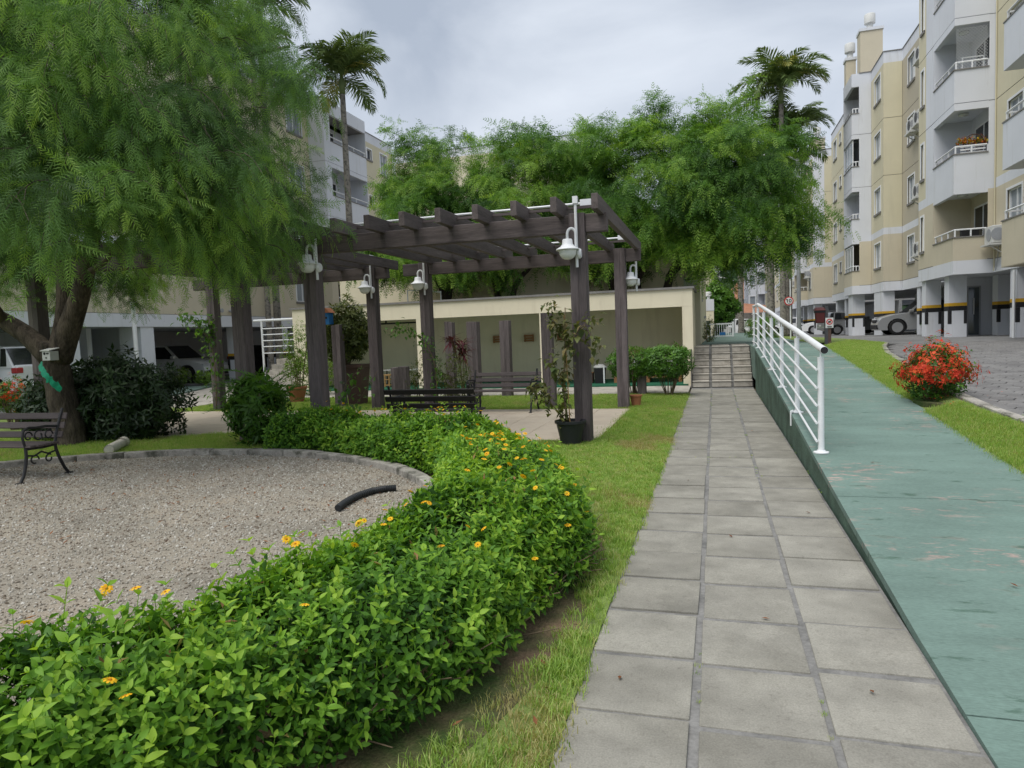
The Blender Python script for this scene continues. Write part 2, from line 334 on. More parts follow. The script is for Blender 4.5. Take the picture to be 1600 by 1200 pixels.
# ------------------------------------------------------------------ the setting: ground, lawn, gravel, path, stairs, ramp, road
def lerp(t, xs, ys): return float(np.interp(t, xs, ys))
RY = [0, 2.7, 3.72, 5.3, 7.6, 9.7, 11.85, 13.9, 16, 18.2, 20.5, 60]; RZ = [.004, .004, .035, .125, .28, .44, .59, .75, .90, 1.05, 1.07, 1.0]
zramp = lambda y: lerp(y, RY, RZ)
zroad = lambda y: lerp(y, [0, 4, 8, 10, 14, 18, 25, 32, 40, 54, 80, 160], [.0, .16, .42, .54, .74, .85, .93, .93, .86, .75, .7, .7])
xkerb = lambda y: lerp(y, [4, 8.4, 9.6, 13, 17, 20, 22, 26], [3.9, 3.1, 2.98, 3.2, 3.65, 4.2, 4.7, 6.2])
def sheet(name, poly, z, m, kind='structure', thick=.03):
    b = MB(); b.prism(poly, z-thick, z); o = b.build(name, m); o['kind'] = kind; return o
big = MB(); big.box(-900, 900, -200, 1800, -1.2, -.06); o = big.build('ground', M['soil'], kind='structure')
GC, GR = (-6.5, 4.0), 4.45                                            # round gravel bed
circ = lambda r, a0, a1, n: [(GC[0]+r*math.cos(a0+(a1-a0)*i/n), GC[1]+r*math.sin(a0+(a1-a0)*i/n)) for i in range(n+1)]
sheet('lawn', [(-24, -6), (-.62, -6), (-.62, 17.35), (-14, 17.35), (-24, 16)], 0, M['lawn'])
sheet('soil_bed', circ(5.78, rad(-100), rad(97), 60) + circ(4.6, rad(97), rad(-100), 60), .002, M['soil'], thick=.02)
sheet('gravel_bed', circ(4.5, 0, rad(360), 96)[:-1], .012, M['gravel'], thick=.05)
k = thing('kerb', None, None, (GC[0], GC[1], 0)); k['kind'] = 'structure'
nk = 44
for i in range(nk):
    a0, a1 = 2*math.pi*i/nk + .0006, 2*math.pi*(i+1)/nk - .0006
    if -2.4 < (a0 if a0 < math.pi else a0-2*math.pi) < -1.75: pass
    b = MB(); h = .095 + rng.uniform(-.006, .006); r0, r1 = GR-.06+rng.uniform(-.005, .005), GR+.09+rng.uniform(-.006, .006)
    b.prism(circ(r1, a0, a1, 3) + circ(r0, a1, a0, 3), -.05, h); b.build('kerb_stone', M['kerb'], k, bevel=.014, seg=2)
# terrace with tiles under the pergolas
PAD = [(-1.68, 9.85), (-1.68, 14.05), (-12.8, 14.05), (-12.8, 9.9), (-9.66, 9.94), (-8.58, 10.5), (-7.88, 11.18), (-7.5, 12.0), (-6.45, 12.0), (-6.45, 9.85)]
def inpoly(x, y, P):
    c = False
    for (x0, y0), (x1, y1) in zip(P, P[1:]+P[:1]):
        if (y0 > y) != (y1 > y) and x < (x1-x0)*(y-y0)/(y1-y0)+x0: c = not c
    return c
pad = sheet('terrace', PAD, .012, M['tile'], thick=.06)
ts = .6; tile_me = None
for i in range(19):
    for j in range(7):
        x0, y0 = -1.685-ts*(i+1), 9.855+ts*j
        if all(inpoly(x, y, PAD) for x in (x0+.02, x0+ts-.02) for y in (y0+.02, y0+ts-.02)):
            if tile_me is None:
                b = MB(); b.box(-ts/2+.004, ts/2-.004, -ts/2+.004, ts/2-.004, -.01, .006); t = b.build('tile', M['tile'], pad, bevel=.002); tile_me = t.data
            else: t = link('tile', tile_me, pad)
            t.location = (x0+ts/2, y0+ts/2, .0125+rng.uniform(-.001, .001))
# paved path: three columns of concrete slabs over a mortar bed
path = sheet('path', [(-.62, -3), (.935, -3), (.935, 19.08), (-.62, 19.08)], -.009, M['joint'], thick=.1)
slab_mes = []
for v in range(5):
    b = MB(); w, l = .245, .2545
    j = lambda s: s*rng.uniform(-.004, .004)
    n = 4; vs = []
    b.box(-w+j(1), w+j(1), -l+j(1), l+j(1), -.04, 0)
    me = b.build('slab', M['slab'], path, bevel=.006, seg=2); slab_mes.append(me.data); bpy.data.objects.remove(me)
for c, xc in enumerate((-.365, .155, .675)):
    off = (.0, -.035, .02)[c]
    for r in range(37):
        y = -.75 + .5455*r + off
        if y > 18.85: continue
        t = link('slab', slab_mes[rng.randrange(5)], path)
        t.location = (xc+rng.uniform(-.006, .006), y+rng.uniform(-.008, .008), rng.uniform(-.0055, .004)); t.rotation_euler = (rng.uniform(-.006, .006), rng.uniform(-.006, .006), rng.uniform(-.009, .009)+(math.pi if rng.random() < .5 else 0))
# stairs at its far end
st = MB(); NR, RH, TD = 6, .175, .3
for i in range(NR): st.box(-.62, .935, 19.1+TD*i+.012, 19.1+TD*(i+1)+.012 if i < NR-1 else 23, -.05, RH*(i+1)-.012)
stairs = st.build('stairs', M['joint'], kind='structure')
for i in range(NR):
    for xc, w in ((-.385, .215), (.15, .245), (.69, .23)):
        b = MB(); b.box(xc-w, xc+w, 19.1+TD*i-.012, 19.1+TD*i+.02, RH*i+.012, RH*(i+1)-.03); b.build('slab', M['stair'], stairs, bevel=.005)
        y1 = 19.1+TD*(i+1)-.02 if i < NR-1 else 19.1+TD*i+.55
        b = MB(); b.box(xc-w, xc+w, 19.1+TD*i-.03, y1, RH*(i+1)-.025, RH*(i+1)+.005); b.build('slab', M['stair'], stairs, bevel=.005)
for r in range(3):
    for xc, w in ((-.385, .215), (.15, .245), (.69, .23)):
        b = MB(); b.box(xc-w, xc+w, 21.2+.55*r, 21.72+.55*r, 1.0, 1.052); b.build('slab', M['stair'], stairs, bevel=.005)
b = MB(); b.box(-.64, -.62, 19.05, 21, 0, 1.02); b.build('side_wall', M['oldwall'], stairs)
# green painted access ramp, poured in bays
ys = sorted(set([round(v, 2) for v in np.arange(-3, 18.3, .5)] + RY[1:10]))
b = MB(); xl, xr = .95, 2.55
for y0, y1 in zip(ys, ys[1:]):
    z0, z1 = zramp(y0)-.02, zramp(y1)-.02
    b.quad((xl, y0, -.06), (xl, y1, -.06), (xl, y1, z1), (xl, y0, z0)); b.quad((xr, y0, -.06), (xr, y1, -.06), (xr, y1, z1), (xr, y0, z0)); b.quad((xl, y0, z0), (xr, y0, z0), (xr, y1, z1), (xl, y1, z1))
ramp = b.build('ramp', M['rampwall'], kind='structure')
cuts = [-3, 0.2, 3.05, 6.1, 9.15, 12.2, 15.2, 18.2]
for a, c in zip(cuts, cuts[1:]):
    a, c = a+.006, c-.006; yy = [a] + [v for v in ys if a < v < c] + [c]; b = MB(); n = len(yy); vs = []
    for y in yy:
        z = zramp(y); vs += [(xl-.012, y, z-.05), (xr, y, z-.05), (xr, y, z), (xl-.012, y, z)]
    fs = [(0, 1, 2, 3), tuple((n-1)*4+q for q in (3, 2, 1, 0))] + [(i*4+q, i*4+(q+1) % 4, i*4+4+(q+1) % 4, i*4+4+q) for i in range(n-1) for q in range(4)]
    b.add(vs, fs); b.build('slab', M['ramp'], ramp)
# upper level: walkway, verge, road
sheet('upper_walk', [(.945, 18.21), (2.55, 18.21), (2.6, 30), (2.2, 60), (-.2, 60), (-.45, 22.9), (.945, 22.9)], 1.052, M['ramp'], thick=.8)
def strip_mesh(name, ysl, xa, za, xb, zb, m, n=1, base=-.05):
    b = MB(); vs = []
    for y in ysl:
        for i in range(n+1): t = i/n; vs.append((xa(y)+(xb(y)-xa(y))*t, y, za(y)+(zb(y)-za(y))*t))
    fs = [(i*(n+1)+q, i*(n+1)+q+1, (i+1)*(n+1)+q+1, (i+1)*(n+1)+q) for i in range(len(ysl)-1) for q in range(n)]
    b.add(vs, fs); o = b.build(name, m); o['kind'] = 'structure'; return o
vy = [2, 4, 6, 8, 9, 10, 11, 12, 13, 14, 15, 16, 17, 18.2, 19, 20, 21, 22]
xver = lambda y: 2.551 if y < 18.3 else 2.551+lerp(y, [18.3, 22], [0, 1.2])
strip_mesh('verge', vy, xver, lambda y: zramp(y)-.015, lambda y: xkerb(y)-.02, lambda y: zroad(y)+.05, M['lawn'], 2)
strip_mesh('far_verge', [22, 26, 34, 60], lambda y: 2.56, lambda y: 1.05, lambda y: lerp(y, [22, 26, 34, 60], [4.7, 4.9, 4.6, 3.6]), lambda y: zroad(y)+.04, M['lawn'], 1)
road = strip_mesh('road', [0, 4, 8, 10, 14, 18, 25, 32, 40, 54, 80, 160], lambda y: xkerb(y)-.03 if y < 22 else lerp(y, [22, 26, 34, 60, 160], [4.7, 4.9, 4.6, 3.6, 1]), lambda y: zroad(y)-.012, lambda y: 40, lambda y: zroad(y)-.012, M['dark joint'], 1)
yk = 6.0; kb = thing('kerb', None, None, (0, 0, 0)); kb['kind'] = 'structure'
while yk < 21.6:
    y1 = yk + .8; P = [(xkerb(yk)-.06, yk), (xkerb(yk)+.06, yk), (xkerb(y1)+.06, y1-.012), (xkerb(y1)-.06, y1-.012)]
    b = MB(); b.add([(x, y, zroad(y)-.1) for x, y in P]+[(x, y, zroad(y)+.085+rng.uniform(-.008, .008)) for x, y in P], [(0,1,2,3), (4,5,6,7), (0,1,5,4), (1,2,6,5), (2,3,7,6), (3,0,4,7)])
    b.build('kerb_stone', M['kerb'], kb, bevel=.012); yk = y1
# hexagonal pavers: the 300 nearest one by one, the others joined
hr = .152; hexes = []
for i in range(-3, 90):
    for jx in range(0, 95):
        x = 2.6 + hr*1.5*jx; y = 6.0 + hr*math.sqrt(3)*(i + .5*(jx % 2))
        if 6.5 < y < 23 and x > xkerb(y)+.16 and x < 4+.62*y and x < 20: hexes.append((x*x+y*y, x, y))
hexes.sort(); rim = lambda r, z: [(r*math.cos(math.pi*k/3), r*math.sin(math.pi*k/3), z) for k in range(6)]
hv = rim(hr-.006, -.03) + rim(hr-.006, -.006) + rim(hr-.016, 0)
hf = [(12, 13, 14, 15, 16, 17)] + [(k, (k+1) % 6, 6+(k+1) % 6, 6+k) for k in range(6)] + [(6+k, 6+(k+1) % 6, 12+(k+1) % 6, 12+k) for k in range(6)]
hb = MB(); hb.add(hv, hf); hm = hb.build('paver', M['hex'], road); hme = hm.data; bpy.data.objects.remove(hm)
slope = lambda y: math.atan((zroad(y+.3)-zroad(y-.3))/.6)
for d, x, y in hexes[:300]:
    t = link('paver', hme, road); t.location = (x, y, zroad(y)+rng.uniform(-.004, .004)); t.rotation_euler = (slope(y)+rng.uniform(-.012, .012), rng.uniform(-.012, .012), 0)
b = MB()
for d, x, y in hexes[300:]:
    s_ = slope(y); dz = rng.uniform(-.004, .004); ax, ay = rng.uniform(-.012, .012), rng.uniform(-.012, .012)
    b.add([(x+p[0], y+p[1], zroad(y)+dz+p[2]+p[1]*(math.tan(s_)+ax)+p[0]*ay) for p in hv], hf)
b.build('paver_field', M['hex'], road, kind='stuff')
strip_mesh('far_road', [22.9, 26, 32, 40, 54, 80, 160], lambda y: lerp(y, [22, 26, 34, 60, 160], [4.7, 4.9, 4.6, 3.6, 1]), lambda y: zroad(y)-.001, lambda y: 40, lambda y: zroad(y)-.001, M['road'], 1)
# ground of the left-hand court
sheet('forecourt', [(-13.2, 17.36), (-.66, 17.36), (-.66, 19.72), (-13.2, 19.72)], .02, M['oldwall'] if False else M['stair'], thick=.08)
sheet('left_pavement', [(-13.3, 14.9), (-13.3, 17.3), (-17.5, 23), (-20, 30), (-22, 30), (-17, 18.5), (-15.6, 15.8)], .03, M['stair'], thick=.07)
sheet('left_green_ramp', [(-15.7, 15.8), (-17.1, 18.5), (-19.2, 23), (-20.6, 23), (-18.6, 18.5), (-16.8, 15.6)], .045, M['ramp'], thick=.07)
sheet('left_verge', [(-16.9, 15.6), (-18.7, 18.5), (-20.5, 22.5), (-21, 22.5), (-19.4, 18.3), (-17.6, 15.4)], .05, M['lawn'], thick=.07)
sheet('left_road', [(-17.7, 13), (-19.5, 18.2), (-21.2, 23), (-18.4, 24.5), (-17.4, 27), (-15, 60), (-60, 60), (-60, 4), (-24.1, 4), (-24.1, 13)], .06, M['road'], thick=.1)
# wooded hill far behind
hv, hn = [], 60
for i in range(hn+1):
    for j in range(24):
        x = -520 + 1240*i/hn; t = j/23; y = 330 + 330*t
        z = -1 + (95 + 22*math.sin(x*.011+1) + 14*math.sin(x*.027)) * math.sin(min(1, t*1.15)*math.pi/2) * (.5 + .5*math.exp(-((x-20)/330)**2))
        hv.append((x, y, z))
b = MB(); b.add(hv, [(i*24+j, (i+1)*24+j, (i+1)*24+j+1, i*24+j+1) for i in range(hn) for j in range(23)]); b.build('hill', M['forest'], kind='structure', smooth=True)
ico = bmesh.new(); bmesh.ops.create_icosphere(ico, subdivisions=2, radius=1); icoV = np.array([v.co[:] for v in ico.verts]); icoF = np.array([[v.index for v in f.verts] for f in ico.faces]); ico.free()
n = 1400; hx = nr.uniform(-110, 150, n); ht = nr.uniform(0, .95, n); hy = 330+330*ht
hz = -1 + (95 + 22*np.sin(hx*.011+1) + 14*np.sin(hx*.027))*np.sin(np.minimum(1, ht*1.15)*np.pi/2)*(.5+.5*np.exp(-((hx-20)/330)**2))
Tm = [(icoV*(1+nr.normal(0, .12, (len(icoV), 1))), icoF) for _ in range(4)]
S = nr.uniform(3, 6.5, n)[:, None, None]*np.eye(3)[None]*np.array([1, 1, .9])
batch('forest', Tm, np.stack([hx, hy, hz+1], 1), S, nr.random(n), M['forest'])
# ------------------------------------------------------------------ buildings
def window(parent, p, d, n, w, h, pane='curtain', fr=.07, proud=.025, mull=True, shutter=False):
    """white framed window standing in an opening; p = lower left corner on the wall plane"""
    d, n = Vector((*d, 0)), Vector((*n, 0)); up = Vector((0, 0, 1)); p = Vector(p)
    def bx(mb, u0, u1, z0, z1, t0, t1):
        q = [p+d*u+up*z+n*t for z in (z0, z1) for t in (t0, t1) for u in (u0, u1)]
        mb.add(q, [(0,1,3,2), (4,6,7,5), (0,4,5,1), (2,3,7,6), (0,2,6,4), (1,5,7,3)])
    b = MB(); s_ = fr
    bx(b, -s_, 0, -s_, h+s_, -.03, proud); bx(b, w, w+s_, -s_, h+s_, -.03, proud); bx(b, 0, w, h, h+s_, -.03, proud-.002)
    bx(b, 0, .04, 0, h, -.13, -.05); bx(b, w-.04, w, 0, h, -.13, -.05); bx(b, .04, w-.04, h-.04, h, -.13, -.051); bx(b, .04, w-.04, 0, .04, -.13, -.051)
    if mull: bx(b, w/2-.025, w/2+.025, .04, h-.04, -.125, -.06)
    f = b.build('window', M['wpaint'], parent)
    b = MB(); bx(b, -s_, w+s_, -s_-.03, 0-.001, -.04, proud+.03); b.build('sill', M['coping'], f)
    b = MB(); bx(b, .041, w-.041, .041, h-.041, -.105, -.095); b.build('pane', M[pane], f)
    if shutter:
        b = MB()
        for i in range(int(h/.09)): bx(b, .045, w/2-.03, .05+.09*i, .11+.09*i, -.09, -.07)
        b.build('shutter', M['wpaint'], f)
    return f
Z0, ST = 3.05, 2.72
FL = [3.33, 6.05, 8.77, 11.49]
ROOF = 13.93
def facade(bd, p0, p1, n, low, up, wins=(), top=True, zb=Z0, first=True):
    """one flat run of facade, floor by floor with recessed joints; wins = (u0,u1,zrel0,zrel1,pane) on every floor"""
    p0, p1 = Vector(p0), Vector(p1); d = (p1-p0).normalized(); L = (p1-p0).length
    holes = [(u0, u1, z+a, z+c) for z in FL for (u0, u1, a, c, pn) in wins]
    lo, hi = MB(), MB()
    zones = [(zb, 3.5, 2), (3.52, 5.8, 0), (5.8, 6.12, 2), (6.12, 8.62, 1), (8.64, 11.34, 1), (11.36, ROOF, 1), (ROOF, 14.45, 2)]
    if not top: zones = zones[:-1]
    b = MB()
    for z0, z1, mi in zones:
        hs = []
        for h in holes:
            a, c = max(h[2], z0), min(h[3], z1)
            if c > a: hs.append((h[0], h[1], a, c))
        panel(b, p0, p1, z0, z1, n, hs, .14, mi)
    for z in (3.5, 8.62, 11.34):
        q = Vector((n[0], n[1]))*.02
        b.quad((p0.x-q.x, p0.y-q.y, z), (p1.x-q.x, p1.y-q.y, z), (p1.x-q.x, p1.y-q.y, z+.02), (p0.x-q.x, p0.y-q.y, z+.02), 3)
    b.build('wall', [M[low], M[up], M['white'], M['coping']], bd)
    if top:
        b = MB(); nn = Vector((n[0], n[1])); a, c = p0+nn*.03, p1+nn*.03; a2, c2 = p0-nn*.22, p1-nn*.22
        b.add([(a.x, a.y, 14.45), (c.x, c.y, 14.45), (c2.x, c2.y, 14.45), (a2.x, a2.y, 14.45), (a.x, a.y, 14.49), (c.x, c.y, 14.49), (c2.x, c2.y, 14.49), (a2.x, a2.y, 14.49)], [(0,1,2,3), (4,5,6,7), (0,1,5,4), (1,2,6,5), (2,3,7,6), (3,0,4,7)])
        b.build('coping', M['coping'], bd)
    for z in FL:
        for (u0, u1, a, c, pn) in wins:
            q = p0+d*u0; window(bd, (q.x, q.y, z+a), (d.x, d.y), n, u1-u0, c-a, pn, mull=(u1-u0) > .75)
def loggia(bd, Xo, Xi, Yn, Yf, xe, side=-1, low='beige', inner='white', rails=True, glaz=()):
    """corner loggias stacked on four floors: L-shaped parapets, slabs, inner walls, a glass door, a rail"""
    bx = lambda mb, a, b_, *r, mi=0: mb.box(min(a, b_), max(a, b_), *r, mi)
    w = .14 * (-side)
    for k_, z in enumerate(FL):
        b = MB(); zl = Z0 if k_ == 0 else z-.36
        def seg(z0, z1, mi):
            bx(b, Xo, Xo+w, Yn, Yf, z0, z1, mi=mi); bx(b, Xo+w, xe, Yn, Yn+.14, z0, z1, mi=mi)
        if k_ == 0: seg(Z0, 3.5, 1); seg(3.5, z+.93, 0)
        elif k_ == 1: seg(zl, z+.93, 1)
        else: seg(zl, z-.14, 1); seg(z-.12, z+.93, 1)
        pb = b.build('balcony', [M[low], M['white']], bd)
        if k_ == 3: b = MB(); seg(z+2.3, 14.45, 1); b.build('lintel', [M[low], M['white']], bd)
        b = MB(); bx(b, Xo+w, Xi, Yn+.14, Yf, z-.2, z); b.build('floor_slab', M['white'], pb)
        b = MB(); bx(b, Xo-.03*(-side), Xo+w+.01*(-side), Yn-.03, Yf, z+.93, z+.965); bx(b, Xo+w+.01*(-side), xe, Yn-.03, Yn+.15, z+.93, z+.964); b.build('sill', M['coping'], pb)
        if rails:
            b = MB(); zz = z+1.2; xo = Xo+.06*(-side)
            b.tube([(xo, Yf-.02, zz), (xo, Yn+.06, zz), (xe-.02*(-side), Yn+.06, zz)], .028, 6)
            for q in np.linspace(Yn+.06, Yf-.1, 4): b.box(xo-.02, xo+.02, q-.02, q+.02, z+.965, zz)
            for q in np.linspace(xo, xe, 3)[1:]: b.box(q-.02, q+.02, Yn+.04, Yn+.08, z+.965, zz)
            b.build('railing', M['wpaint'], pb)
        mi = M[low] if k_ == 0 else M[inner]
        b = MB(); bx(b, Xi-.012*(-side), Xi, Yn+.14, Yf, z, z+2.52); bx(b, Xo+.002*(-side), Xi-.012*(-side), Yf-.03, Yf-.002, z, z+2.355); bx(b, Xo+w+.002*(-side), Xi-.012*(-side), Yf-.03, Yf-.002, z+2.355, z+2.517); b.build('inner_wall', mi, pb)
        dm = (Yn+Yf)/2-.2; b = MB(); x = Xi-.03*(-side)
        for q0, q1, z0, z1 in ((dm-.85, dm+.85, z+2.06, z+2.12), (dm-.85, dm-.79, z, z+2.06), (dm+.79, dm+.85, z, z+2.06), (dm-.03, dm+.03, z, z+2.06)): bx(b, x-.02*(-side), x, q0, q1, z0, z1)
        dr = b.build('door', M['wpaint'], pb); b = MB(); bx(b, x-.004*(-side), x, dm-.79, dm+.79, z+.02, z+2.06); b.build('pane', M['glassd'], dr)
        b = MB(); b.lathe([(.0, z+2.5), (.16, z+2.5), (.15, z+2.45), (0, z+2.42)], ((Xo+Xi)/2, (Yn+Yf)/2, 0), 12); b.build('ceiling_lamp', M['globe'], pb, smooth=True)
        if k_ in glaz:
            b = MB()
            for q in np.linspace(Yn+.1, Yf-.05, 4): b.box(Xo+.05, Xo+.09, q-.025, q+.025, z+.965, z+2.3)
            b.box(Xo+.05, Xo+.09, Yn+.1, Yf-.05, z+2.24, z+2.3)
            g = b.build('glazing', M['wpaint'], pb); b = MB(); b.box(Xo+.066, Xo+.074, Yn+.12, Yf-.07, z+.97, z+2.24); b.build('pane', M['curtain'], g)
def pillar(bd, x0, x1, y0, y1, zb, zt, band=True):
    b = MB(); b.box(x0, x1, y0, y1, zb-.3, zt); p = b.build('pillar', M['white'], bd)
    if band:
        e_ = .006; zz = zb+1.08
        b = MB(); b.box(x0-e_, x1+e_, y0-e_, y1+e_, zz, zz+.11); b.build('yellow_stripe', M['yband'], p)
        b = MB(); b.box(x0-e_, x1+e_, y0-e_, y1+e_, zz-.16, zz-.002)
        for xa, xb in ((x0-e_, x0+.09), (x1-.09, x1+e_)): b.box(xa, xb, y0-e_, y0+.1, zz-.62, zz-.162)
        b.build('black_stripe', M['black'], p)
    return p
def chimney(bd, x0, x1, y0, y1, z0, z1):
    b = MB(); b.box(x0, x1, y0, y1, z0, z1); c = b.build('chimney', M['beige'], bd)
    b = MB(); b.box(x0-.05, x1+.05, y0-.05, y1+.05, z1, z1+.14); b.build('cap', M['white'], c)
    b = MB(); cx, cy = (x0+x1)/2, (y0+y1)/2
    b.lathe([(.16, z1+.14), (.16, z1+.48), (.27, z1+.49), (.27, z1+.92), (.24, z1+.96), (0, z1+.96)], (cx, cy, 0), 16); b.build('vent_pipe', M['acw'], c, smooth='auto')
W = lambda u0, u1, a=.95, c=2.15, p='curtain': (u0, u1, a, c, p)
# --- right-hand block, nearest
R1 = thing('apartment_building', 'nearest beige and white apartment block with corner balconies right of the red flowering bush', 'building', (9, 18, .9), 'apartment blocks of the estate')
facade(R1, (8.9, 26.64), (8.9, 16), (-1, 0), 'beige', 'yellow', [W(1.0, 2.1, .9, 2.2), W(6.2, 7.3, .9, 2.2)])
facade(R1, (8.69, 26.65), (8.9, 26.65), (0, -1), 'beige', 'white')
loggia(R1, 7.7, 8.9, 26.65, 28.9, 8.69)
facade(R1, (7.7, 29.85), (7.7, 28.9), (-1, 0), 'beige', 'white')
facade(R1, (7.7, 30.8), (7.7, 29.852), (-1, 0), 'beige', 'yellow', [W(.36, .72, .85, 2.15)])
facade(R1, (8.8, 30.8), (7.7, 30.8), (0, 1), 'beige', 'yellow')
facade(R1, (8.8, 38), (8.8, 30.81), (-1, 0), 'taupe', 'taupe', [W(1.05, 2.15), W(4.6, 5.7)])
facade(R1, (7.98, 38), (8.79, 38), (0, -1), 'beige', 'yellow')
facade(R1, (7.98, 40.69), (7.98, 38.002), (-1, 0), 'beige', 'yellow', [W(.78, 2.1)])
facade(R1, (7.4, 40.7), (7.978, 40.7), (0, -1), 'beige', 'white')
loggia(R1, 7.05, 7.9, 40.7, 43.05, 7.4, glaz=(0, 2))
facade(R1, (7.9, 43.1), (7.05, 43.1), (0, 1), 'beige', 'white')
facade(R1, (7.9, 53), (7.9, 43.102), (-1, 0), 'beige', 'yellow', [W(1.0, 2.2), W(3.3, 3.9, 1.5, 2.15), W(5.9, 7.1)])
facade(R1, (18, 53), (7.9, 53), (0, 1), 'beige', 'yellow')
facade(R1, (20, 16), (20, 53), (1, 0), 'beige', 'yellow'); facade(R1, (8.9, 16), (20, 16), (0, -1), 'beige', 'yellow')
plan = [(8.87, 16.05), (8.87, 26.7), (7.86, 26.82), (7.73, 30.77), (8.83, 30.77), (8.83, 38.03), (8.0, 38.03), (8.0, 40.73), (7.2, 40.85), (7.2, 43.07), (7.93, 43.07), (7.93, 52.97), (19.97, 52.97), (19.97, 16.05)]
b = MB(); b.prism(plan, 3.056, 3.2); b.build('soffit', M['white'], R1)
b = MB(); b.prism(plan, 13.8, 13.95); b.build('roof', M['coping'], R1)
for k_, z in enumerate(FL):                                            # balconies of the near end
    b = MB(); b.box(7.85, 7.97, 19.2, 23.0, z-.36, z+.93, 0); b.box(7.97, 8.888, 22.88, 23.0, z-.36, z+.93, 0); b.box(7.97, 8.888, 19.2, 19.32, z-.36, z+.93, 0); b.box(7.97, 8.888, 19.32, 22.88, z-.36, z-.16, 0)
    pb = b.build('balcony', M['beige'] if k_ == 0 else M['white'], R1)
    b = MB(); b.box(7.83, 7.98, 19.17, 23.03, z+.93, z+.965); b.box(7.98, 8.888, 22.86, 23.03, z+.93, z+.964); b.build('sill', M['coping'], pb)
    b = MB(); b.tube([(8.88, 22.94, z+1.2), (7.91, 22.94, z+1.2), (7.91, 19.25, z+1.2)], .028, 6)
    for q in (19.3, 20.5, 21.7, 22.9): b.box(7.89, 7.93, q-.02, q+.02, z+.965, z+1.2)
    b.build('railing', M['wpaint'], pb)
b = MB(); b.box(7.85, 8.888, 19.2, 23.0, 2.98, 2.968+.02); b.build('soffit', M['white'], R1)
for x0, x1, y0, y1, zb in ((7.78, 8.3, 30.1, 30.6, .93), (7.85, 8.4, 27.6, 28.1, .93), (9.6, 10.1, 28.4, 28.9, .93), (8.92, 9.35, 24.9, 25.4, .93), (8.0, 8.52, 38.2, 40.2, .87), (7.15, 7.75, 41.2, 42.4, .85), (8.85, 9.15, 35.1, 35.6, .9), (8.0, 8.5, 45.2, 45.8, .83), (8.0, 8.5, 48.2, 48.8, .8), (8.0, 8.5, 51.5, 52.1, .78), (11, 11.5, 33, 33.6, .9), (11.2, 11.7, 45, 45.5, .85), (8.92, 9.35, 20.5, 21, .9), (10.2, 10.6, 38, 38.5, .87)):
    pillar(R1, x0, x1, y0, y1, zb, 3.05)
b = MB(); b.box(14.5, 14.7, 16.2, 52.8, .4, 3.05); b.box(9.9, 12.5, 31.2, 31.4, .5, 3.05); b.box(12.9, 13, 39, 45, .5, 3.05); b.build('back_wall', M['white'], R1)
b = MB(); b.box(8.6, 9.9, 29.6, 29.75, .6, 3.05); b.box(9.9, 10.0, 29.6, 31.2, .6, 3.05); ent = b.build('entrance_wall', M['white'], R1)
b = MB(); b.box(9.0, 9.05, 29.57, 29.6, .93, 2.75); b.box(9.4, 9.45, 29.57, 29.6, .93, 2.75); b.box(9.05, 9.4, 29.57, 29.6, 2.7, 2.75); dr = b.build('door', M['grey'], R1); b = MB(); b.box(9.05, 9.4, 29.58, 29.599, .95, 2.7); b.build('pane', M['glass'], dr)
b = MB(); b.tube([(9.22, 29.54, 1.7), (9.22, 29.54, 2.3)], .015, 6); b.build('handle', M['wpaint'], dr)
chimney(R1, 7.5, 8.55, 40.85, 41.7, 13.95, 16.6); chimney(R1, 7.08, 7.56, 42.4, 43.0, 14.2, 15.75)
b = MB(); b.tube([(8.87, 26.60, 3.1), (8.87, 26.60, 14)], .022, 6); b.build('drainpipe', M['yellow'], R1)
b = MB(); b.tube([(8.82, 24.85, 3.0), (8.82, 24.85, .6)], .04, 6); b.build('drainpipe', M['wpaint'], R1)
# --- right-hand block, farther
R2 = thing('apartment_building', 'farther cream and white apartment block behind the tall grey lamp post', 'building', (8, 57, .8), 'apartment blocks of the estate')
facade(R2, (7.2, 57), (8.0, 57), (0, -1), 'beige', 'white'); facade(R2, (8.002, 57), (18, 57), (0, -1), 'beige', 'yellow')
facade(R2, (7.2, 60.6), (7.2, 57.002), (-1, 0), 'beige', 'yellow', [W(1.2, 2.3)])
loggia(R2, 6.6, 7.9, 60.6, 64.2, 7.2)
facade(R2, (7.2, 75), (7.2, 64.2), (-1, 0), 'beige', 'yellow', [W(1.5, 2.6), W(5.5, 6.6)])
loggia(R2, 6.6, 7.9, 75, 79, 7.2)
facade(R2, (6.8, 90), (6.8, 79), (-1, 0), 'beige', 'yellow', [W(2, 3.1), W(6, 7.1)])
b = MB(); b.prism([(7.22, 57.03), (7.22, 89.9), (18, 89.9), (18, 57.03)], 3.056, 3.2); b.build('soffit', M['white'], R2)
b = MB(); b.prism([(7.22, 57.03), (7.22, 89.9), (18, 89.9), (18, 57.03)], 13.8, 13.95); b.build('roof', M['coping'], R2)
for y in (57.3, 61, 64, 69, 74, 79, 85): pillar(R2, 7.3, 7.85, y, y+.5, zroad(y), 3.05)
b = MB(); b.box(13, 13.2, 57, 90, .3, 3.05); b.build('back_wall', M['white'], R2)
chimney(R2, 7.5, 8.5, 60, 61, 13.95, 16)
